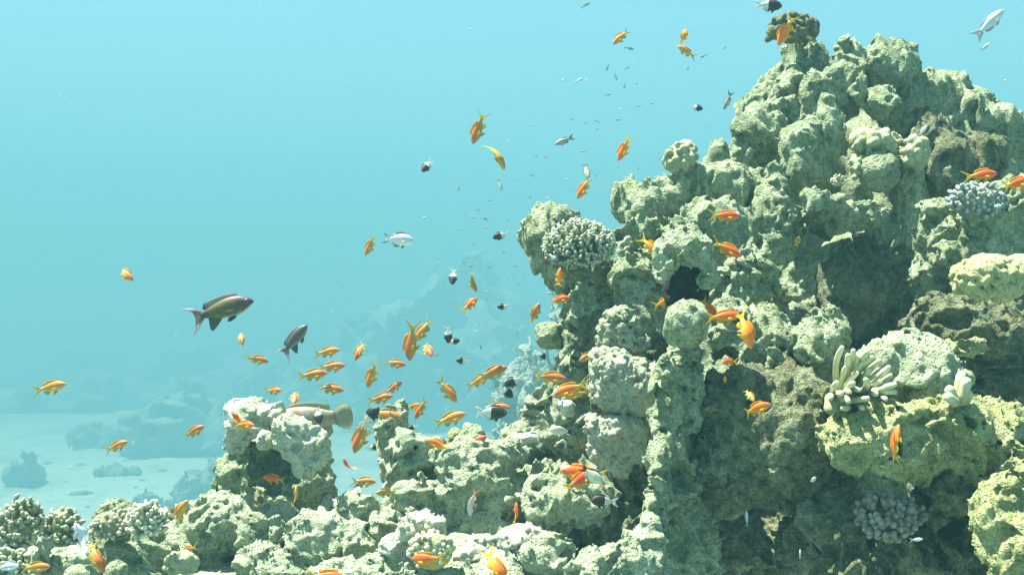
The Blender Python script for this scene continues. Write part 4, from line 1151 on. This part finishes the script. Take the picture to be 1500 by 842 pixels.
# black-fronted white-tailed damselfish --------------------------------
C_TOP = ([0, .012, .04, .10, .20, .32, .44, .56, .66, .74, 1], [.0, .035, .075, .135, .185, .205, .195, .145, .085, .060, .06])
C_BOT = ([0, .012, .04, .10, .20, .32, .44, .56, .66, .74, 1], [-.0, -.03, -.065, -.115, -.165, -.190, -.180, -.130, -.075, -.055, -.05])
C_THK = ([0, .02, .06, .14, .26, .40, .55, .68, .74, 1], [0, .03, .055, .075, .082, .072, .045, .022, .016, .012])
C_TAIL = [[(.71, .055), (.80, .10), (.90, .145), (1.0, .165), (.93, .10), (.885, .045), (.875, 0), (.78, 0), (.72, 0)],
          [(.71, -.055), (.72, 0), (.78, 0), (.875, 0), (.885, -.045), (.93, -.10), (1.0, -.165), (.90, -.145), (.80, -.10)]]
C_FINS = {'dorsal_fin': [(.20, .18), (.26, .235), (.38, .255), (.50, .245), (.60, .215), (.68, .155), (.66, .085), (.56, .14), (.44, .19), (.32, .20)],
          'anal_fin': [(.40, -.18), (.48, -.235), (.58, -.235), (.67, -.15), (.66, -.07), (.56, -.125), (.46, -.17)],
          'pelvic_fin': [(.26, -.175), (.31, -.235), (.38, -.26), (.37, -.20), (.32, -.175)],
          'pectoral_fin': [(.24, -.01), (.31, .02), (.39, .0), (.40, -.05), (.32, -.065), (.25, -.045)]}
def plain_cols(fn, fin):
    return fn, fin
BLK, WHT = np.array((.028, .028, .024)), np.array((.62, .65, .60))
def half(t): return BLK if t < .50 else WHT
KITS['half'] = fish_kit('black_white_fish', C_TOP, C_BOT, C_THK, C_TAIL, C_FINS, lambda t, cz, sy: half(t), lambda nm, t, z, r: half(t) if nm != 'tail_fin' else WHT)
GREY, GREYB = np.array((.24, .26, .22)), np.array((.55, .58, .48))
KITS['grey'] = fish_kit('grey_fish', C_TOP, C_BOT, C_THK, C_TAIL, C_FINS, lambda t, cz, sy: GREY * (.5 + .5 * cz) + GREYB * (.5 - .5 * cz), lambda nm, t, z, r: np.array((.07, .075, .06)) if nm == 'dorsal_fin' else GREY, finmat=M_FIN)
OLV, OLVB = np.array((.42, .43, .30)), np.array((.64, .66, .52))
KITS['damsel'] = fish_kit('grey_fish', C_TOP, C_BOT, C_THK, C_TAIL, C_FINS, lambda t, cz, sy: OLV * (.5 + .5 * cz) + OLVB * (.5 - .5 * cz), lambda nm, t, z, r: np.array((.06, .06, .05)) if nm in ('dorsal_fin', 'tail_fin') else OLV)
KITS['silver'] = fish_kit('silver_fish', C_TOP, C_BOT, C_THK, C_TAIL, C_FINS, lambda t, cz, sy: np.array((.42, .44, .50)) * (.5 + .5 * cz) + np.array((.74, .77, .76)) * (.5 - .5 * cz), lambda nm, t, z, r: np.array((.16, .13, .16)) if abs(z) > .19 or (nm == 'tail_fin' and abs(z) > .09) else np.array((.6, .64, .66)), finmat=M_FIN)
def slim(p, k): return (p[0], [v * k for v in p[1]])
WH = np.array((.58, .63, .60))
KITS['white'] = fish_kit('white_fish', slim(C_TOP, .62), slim(C_BOT, .62), C_THK, C_TAIL, {k: [(t, z * (.62 if k not in ('pectoral_fin',) else 1)) for t, z in v] for k, v in C_FINS.items()}, lambda t, cz, sy: WH if cz < .5 else np.array((.50, .58, .60)), lambda nm, t, z, r: np.array((.45, .50, .50)))
SLIMFINS = {k: [(t, z * (.66 if k not in ('pectoral_fin',) else 1)) for t, z in v] for k, v in C_FINS.items()}
KITS['slimgrey'] = fish_kit('grey_fish', slim(C_TOP, .66), slim(C_BOT, .66), C_THK, C_TAIL, SLIMFINS, lambda t, cz, sy: np.array((.26, .27, .23)) * (.5 + .5 * cz) + np.array((.40, .41, .35)) * (.5 - .5 * cz), lambda nm, t, z, r: np.array((.24, .26, .24)))
PK = np.array((.55, .44, .42))
KITS['pink'] = fish_kit('pink_fish', A_TOP, A_BOT, A_THK, A_TAIL, A_FINS, lambda t, cz, sy: PK if cz < .3 else np.array((.62, .56, .54)), lambda nm, t, z, r: np.array((.60, .22, .16)) if nm in ('pectoral_fin', 'tail_fin') else PK, .3)

G_H = 'black and white damselfish over the reef'
for row in [
 ('black and white fish over the leafy summit coral, cut by the top edge', 1125, 8, 42, -4, 2.9),
 ('small black and white fish in the water left of the tall peak', 1020, 158, 20, -12, 3.2),
 ('black and white fish alone high in the middle water', 626, 243, 24, -128, 3.0, D(yaw=20)),
 ('black and white fish heading left beyond the staghorn coral', 734, 345, 26, 196, 3.0),
 ('black and white fish standing nose down above the faint mound', 664, 405, 24, -94, 3.0, D(yaw=20)),
 ('black and white fish heading left right above the hazy wall', 738, 449, 20, 186, 3.2),
 ('upright black and white fish beside the orange shoal, white tail up', 656, 490, 26, -86, 2.9),
 ('little black and white fish touching the upright one', 664, 500, 20, 8, 3.0),
 ('small black and white fish under the upright pair, heading left', 678, 529, 20, 172, 3.0),
 ('black and white fish heading left near the hazy wall', 754, 558, 34, 204, 2.7, D(tail='short')),
 ('black and white fish nosing down right under the left-heading one', 741, 573, 28, -42, 2.7),
 ('biggest black and white fish, in front of an orange one above the slope', 719, 604, 48, -3, 2.6),
 ('black and white fish crossing the orange fish over the slim pillar', 542, 611, 40, 48, 2.6),
 ('small black and white fish in the gap left of the slim pillar', 546, 655, 20, 4, 2.9),
 ('tiny dark fish with pale tail right of the slim pillar head', 606, 626, 18, 190, 3.0),
 ('dark little fish nose up in front of the grouper', 466, 608, 26, -75, 2.7, D(yaw=15)),
 ('small pale-tailed fish under the orange fish over the sand gap', 523, 712, 18, 8, 2.9),
 ('pale-tailed dark fish beside the dark recess under the soft coral', 886, 734, 42, 176, 2.28),
 ('tiny black and white fish in the blue gap beside the reef wall', 794, 519, 18, -60, 2.7),
 ('dark fin-like little fish behind the climbing orange fish on the slope', 709, 640, 14, 100, 2.75),
 ('tiny dark fish nosing over the skyline knob of the slope', 675, 637, 12, 170, 2.9),
]:
    k = dict(row[6]) if len(row) > 6 else {}
    k.pop('tail', None)
    put_fish(KITS['half'], 'damselfish', row[0], 'fish', G_H, *row[1:6], **k)

put_fish(KITS['silver'], 'disc_fish', 'silvery disc-shaped fish with dark fin edges in open water', 'fish', None, 583, 351, 46, -6, 2.9)
put_fish(KITS['white'], 'white_fish', 'long white fish high in the water at the upper right', 'fish', None, 1448, 36, 62, 44, 2.7)
put_fish(KITS['white'], 'white_fish', 'faint white fish under the long white one', 'fish', None, 1443, 69, 18, 38, 4.5)
put_fish(KITS['slimgrey'], 'grey_fish', 'grey fish heading left with a forked tail in the middle water', 'fish', None, 827, 206, 32, 203, 3.2)
put_fish(KITS['slimgrey'], 'grey_fish', 'slim grey fish pointing down left of the tall reef', 'fish', None, 1066, 147, 30, -112, 3.4)
put_fish(KITS['white'], 'white_fish', 'tattered little whitish fish hanging in the middle water', 'fish', None, 732, 271, 22, -75, 3.6)
put_fish(KITS['slimgrey'], 'grey_fish', 'pale narrow fish right behind the diving orange fish above the staghorn', 'fish', None, 859, 250, 26, -80, 3.6, yaw=30)
put_fish(KITS['damsel'], 'grey_fish', 'grey damselfish in front of two orange fish near the drooping soft coral', 'fish', None, 866, 695, 42, -38, 2.2)
put_fish(KITS['damsel'], 'grey_fish', 'pale olive damselfish with a black fin over the sunlit ledge', 'fish', None, 823, 631, 36, 176, 2.45)
put_fish(KITS['pink'], 'pink_fish', 'pale pinkish fish nose down over the rubble field', 'fish', None, 691, 733, 46, -96, 2.35, roll=50)
put_fish(KITS['white'], 'white_fish', 'white fish flashing in front of the shaded upper wall', 'fish', None, 1351, 193, 22, 50, 2.7)
put_fish(KITS['white'], 'white_fish', 'small white fish in the shade under the yellow knobby coral', 'fish', None, 1440, 462, 20, -10, 2.3)
put_fish(KITS['white'], 'white_fish', 'thin white fish upright in the black cave', 'fish', None, 1094, 760, 24, 92, 2.1, roll=70)
put_fish(KITS['white'], 'white_fish', 'tiny white fish near the bottom of the black cave', 'fish', None, 1172, 811, 14, 88, 2.0, roll=70)
put_fish(KITS['white'], 'white_fish', 'tiny whitish fish beside the bright edge of the column', 'fish', None, 954, 680, 16, 95, 2.2, roll=60)
put_fish(KITS['white'], 'white_fish', 'pale fish resting on the dusky mauve coral', 'fish', None, 1342, 790, 20, 5, 1.86)
put_fish(KITS['damsel'], 'grey_fish', 'faint olive fish close against the great dark boulder', 'fish', None, 1190, 703, 14, 40, 2.0)

# parrotfish-like pale fish in the bottom left corner
KITS['pale'] = fish_kit('pale_fish', slim(A_TOP, .9), slim(A_BOT, .9), A_THK, [[(.70, .05), (.80, .10), (.92, .15), (.96, .05), (.96, -.05), (.92, -.15), (.80, -.10), (.70, -.05)]], A_FINS, lambda t, cz, sy: np.array((.62, .68, .70)) if cz > -.2 else np.array((.74, .78, .76)), lambda nm, t, z, r: np.array((.55, .62, .66)), .8)
put_fish(KITS['pale'], 'pale_fish', 'pale bluish fish curving behind the orange one in the left corner', 'fish', None, 122, 790, 56, 118, 2.12)
put_fish(KITS['pale'], 'pale_fish', 'blurred pale fish at the bottom left edge behind the blunt orange one', 'fish', None, 22, 828, 46, 190, 2.05)

# the two purple males
M_TAIL = [[(.70, .05), (.77, .09), (.82, .13), (.90, .15), (1.0, .165), (.88, .115), (.83, .06), (.82, 0), (.76, 0), (.71, 0)],
          [(.70, -.05), (.71, 0), (.76, 0), (.82, 0), (.83, -.06), (.88, -.15), (.97, -.25), (1.0, -.29), (.92, -.235), (.82, -.17), (.75, -.09)]]
M_FINS = dict(A_FINS)
M_FINS['dorsal_fin'] = [(.17, .120), (.22, .176), (.34, .194), (.46, .186), (.58, .172), (.66, .140), (.69, .085), (.64, .045), (.55, .070), (.45, .095), (.34, .118), (.26, .122)]
M_FINS['anal_fin'] = [(.45, -.095), (.51, -.155), (.57, -.20), (.63, -.235), (.655, -.20), (.65, -.13), (.64, -.05), (.55, -.07)]
M_FINS['pelvic_fin'] = [(.26, -.115), (.30, -.150), (.37, -.175), (.40, -.160), (.37, -.125), (.30, -.105)]
PUR, OCH = np.array((.060, .042, .046)), np.array((.095, .082, .030))
def male_col(t, cz, sy):
    if cz < -.82 and t < .42: return np.array((.30, .31, .31))
    k = np.clip((t - .18) / .14, 0, 1) * np.clip((.66 - t) / .1, 0, 1)
    b = PUR * (1 - k) + OCH * k
    if cz > .55 and .25 < t < .7: b = .5 * b + .5 * np.array((.16, .07, .025))
    return b
def male_fin(nm, t, z, r):
    if nm == 'tail_fin': return np.array((.26, .15, .10)) if abs(z) < .10 and t < .88 else np.array((.45, .50, .55))
    if nm == 'dorsal_fin': return np.array((.06, .045, .05)) if t > .6 else np.array((.26, .26, .26))
    return np.array((.10, .10, .07))
KITS['male'] = fish_kit('purple_fish', A_TOP, A_BOT, A_THK, M_TAIL, M_FINS, male_col, male_fin, .12, spots=False)
spotm = fish_skin('dotted_fish_skin', spots=((.36, .34, .14), 64, .6))
KITS['male']['body'].materials[0] = spotm
put_fish(KITS['male'], 'purple_fish', 'large dark purple and ochre dotted fish with trailing tail filaments', 'fish', None, 318, 456, 112, 16, 2.2)
KITS['male2'] = fish_kit('purple_fish', A_TOP, A_BOT, A_THK, M_TAIL, M_FINS, lambda t, cz, sy: np.array((.085, .078, .074)) if cz > -.6 else np.array((.20, .20, .19)), male_fin, .1)
put_fish(KITS['male2'], 'purple_fish', 'dull grey-purple fish climbing right above the orange row', 'fish', None, 429, 501, 66, 50, 2.6)

# spotted grouper behind the pedestal
Gr_TOP = ([0, .02, .08, .18, .32, .46, .60, .70, .78, 1], [.0, .03, .075, .12, .145, .14, .115, .085, .065, .065])
Gr_BOT = ([0, .02, .08, .18, .32, .46, .60, .70, .78, 1], [-.0, -.03, -.06, -.10, -.125, -.125, -.10, -.07, -.055, -.05])
Gr_THK = ([0, .02, .08, .2, .35, .5, .65, .78, 1], [0, .03, .06, .085, .09, .08, .05, .025, .02])
g_tail = [[(.77, .058), (.82, .105), (.88, .135), (.94, .14), (.98, .11), (1.0, .04), (1.0, -.03), (.98, -.10), (.94, -.13), (.88, -.125), (.82, -.095), (.77, -.05)]]
g_fins = {'dorsal_fin': [(.24, .14), (.30, .205), (.44, .212), (.56, .198), (.66, .185), (.74, .150), (.74, .075), (.62, .110), (.46, .150), (.34, .16)],
          'anal_fin': [(.58, -.10), (.63, -.180), (.70, -.200), (.75, -.15), (.74, -.055), (.66, -.08)],
          'pelvic_fin': [(.28, -.12), (.33, -.17), (.40, -.19), (.39, -.14), (.33, -.12)],
          'pectoral_fin': [(.26, -.02), (.33, .0), (.40, -.03), (.41, -.08), (.34, -.10), (.27, -.06)]}
def g_col(t, cz, sy):
    b = np.array((.26, .25, .16)) * (.5 + .5 * cz) + np.array((.32, .30, .22)) * (.5 - .5 * cz)
    m = max(0, math.sin(t * 34 + cz * 2.3)) * max(0, math.sin(cz * 5 + t * 9 + 1))
    m = min(1, m * 1.6)
    return b * (1 - .8 * m) + np.array((.30, .10, .055)) * .8 * m
gk = fish_kit('grouper', slim(Gr_TOP, 1.18), slim(Gr_BOT, 1.18), Gr_THK, g_tail, g_fins, g_col, lambda nm, t, z, r: np.array((.30, .29, .19)), 0.1, spots=True, body_end=.79)
gspot = fin_skin('spotted_fin', None, .12)
put_fish(gk, 'grouper', 'big spotted reddish grouper with a fan tail behind the pedestal', 'fish', None, 454, 616, 134, 187, 3.1)

# distant little fish: too small to show parts
def speck_mesh(tone):
    mb = MB()
    t = np.array([0, .06, .16, .32, .5, .66, .75]); hz = np.array([.01, .07, .13, .16, .13, .06, .04])
    sg = 8; an = np.arange(sg) * 2 * math.pi / sg
    V = np.array([(.5 - a, .45 * b * math.sin(x), b * math.cos(x)) for a, b in zip(t, hz) for x in an])
    f = [[i * sg + j, (i + 1) * sg + j, (i + 1) * sg + (j + 1) % sg, i * sg + (j + 1) % sg] for i in range(6) for j in range(sg)]
    mb.add(V, f)
    tl = np.array([(-.23, .01, .04), (-.5, 0.003, .17), (-.40, .006, 0), (-.5, .003, -.17), (-.23, .01, -.04), (-.23, -.01, .04), (-.5, -.003, .17), (-.40, -.006, 0), (-.5, -.003, -.17), (-.23, -.01, -.04)])
    mb.add(tl, [[0, 1, 2], [0, 2, 4], [4, 2, 3], [7, 6, 5], [9, 7, 5], [8, 7, 9], [0, 5, 6, 1], [1, 6, 7, 2], [2, 7, 8, 3], [3, 8, 9, 4]])
    me = mb.mesh('small_fish')
    q = NT('small_fish_skin')
    b = q.n('ShaderNodeBsdfPrincipled', Roughness=.6); b.inputs['Base Color'].default_value = (*tone, 1)
    q.l(b.outputs[0], q.out.inputs[0]); me.materials.append(q.m)
    return me
SP = [speck_mesh((.10, .09, .06)), speck_mesh((.16, .12, .05)), speck_mesh((.45, .47, .44))]
r = random.Random(5)
for i, (x, y, L, ang, d) in enumerate(SPECKS):
    m = SP[2] if i % 9 == 4 else SP[i % 2]
    th = R(ang); yaw = R(r.uniform(-30, 30))
    o = link_mesh('small_fish', m)
    s_ = L * d / F_PX
    nv = Vector((math.cos(th) * math.cos(yaw), math.sin(yaw), math.sin(th) * math.cos(yaw)))
    u = Vector((-math.sin(th), 0, math.cos(th)))
    if u.z < 0: u = -u
    u = (u - nv * u.dot(nv)).normalized(); yv = u.cross(nv)
    M = Matrix(((nv.x, yv.x, u.x, 0), (nv.y, yv.y, u.y, 0), (nv.z, yv.z, u.z, 0), (0, 0, 0, 1)))
    o.matrix_world = Matrix.Translation(Vector(P(x, y, d))) @ M @ Matrix.Diagonal((s_, s_, s_, 1))
    tag(o, 'tiny distant fish, a faint speck in the blue water left of the reef', 'fish', 'tiny distant fish in the blue water')

def specks():
    r = random.Random(77); mb = MB()
    oct_ = np.array([(1, 0, 0), (-1, 0, 0), (0, 1, 0), (0, -1, 0), (0, 0, 1), (0, 0, -1)], float)
    f = [[0, 2, 4], [2, 1, 4], [1, 3, 4], [3, 0, 4], [2, 0, 5], [1, 2, 5], [3, 1, 5], [0, 3, 5]]
    for k in range(170):
        dd = r.uniform(1.4, 7.0)
        p = P(r.uniform(-40, 1540), r.uniform(-20, 780), dd)
        mb.add(oct_ * r.uniform(.0006, .0016) * (1 + .12 * dd) + p, f)
    q = NT('drifting_speck')
    b = q.n('ShaderNodeBsdfPrincipled', Roughness=.8); b.inputs['Base Color'].default_value = (.42, .46, .42, 1)
    q.l(b.outputs[0], q.out.inputs[0])
    o = link_mesh('drifting_particles', mb.mesh('drifting_particles'), q.m)
    tag(o, kind='stuff')
specks()
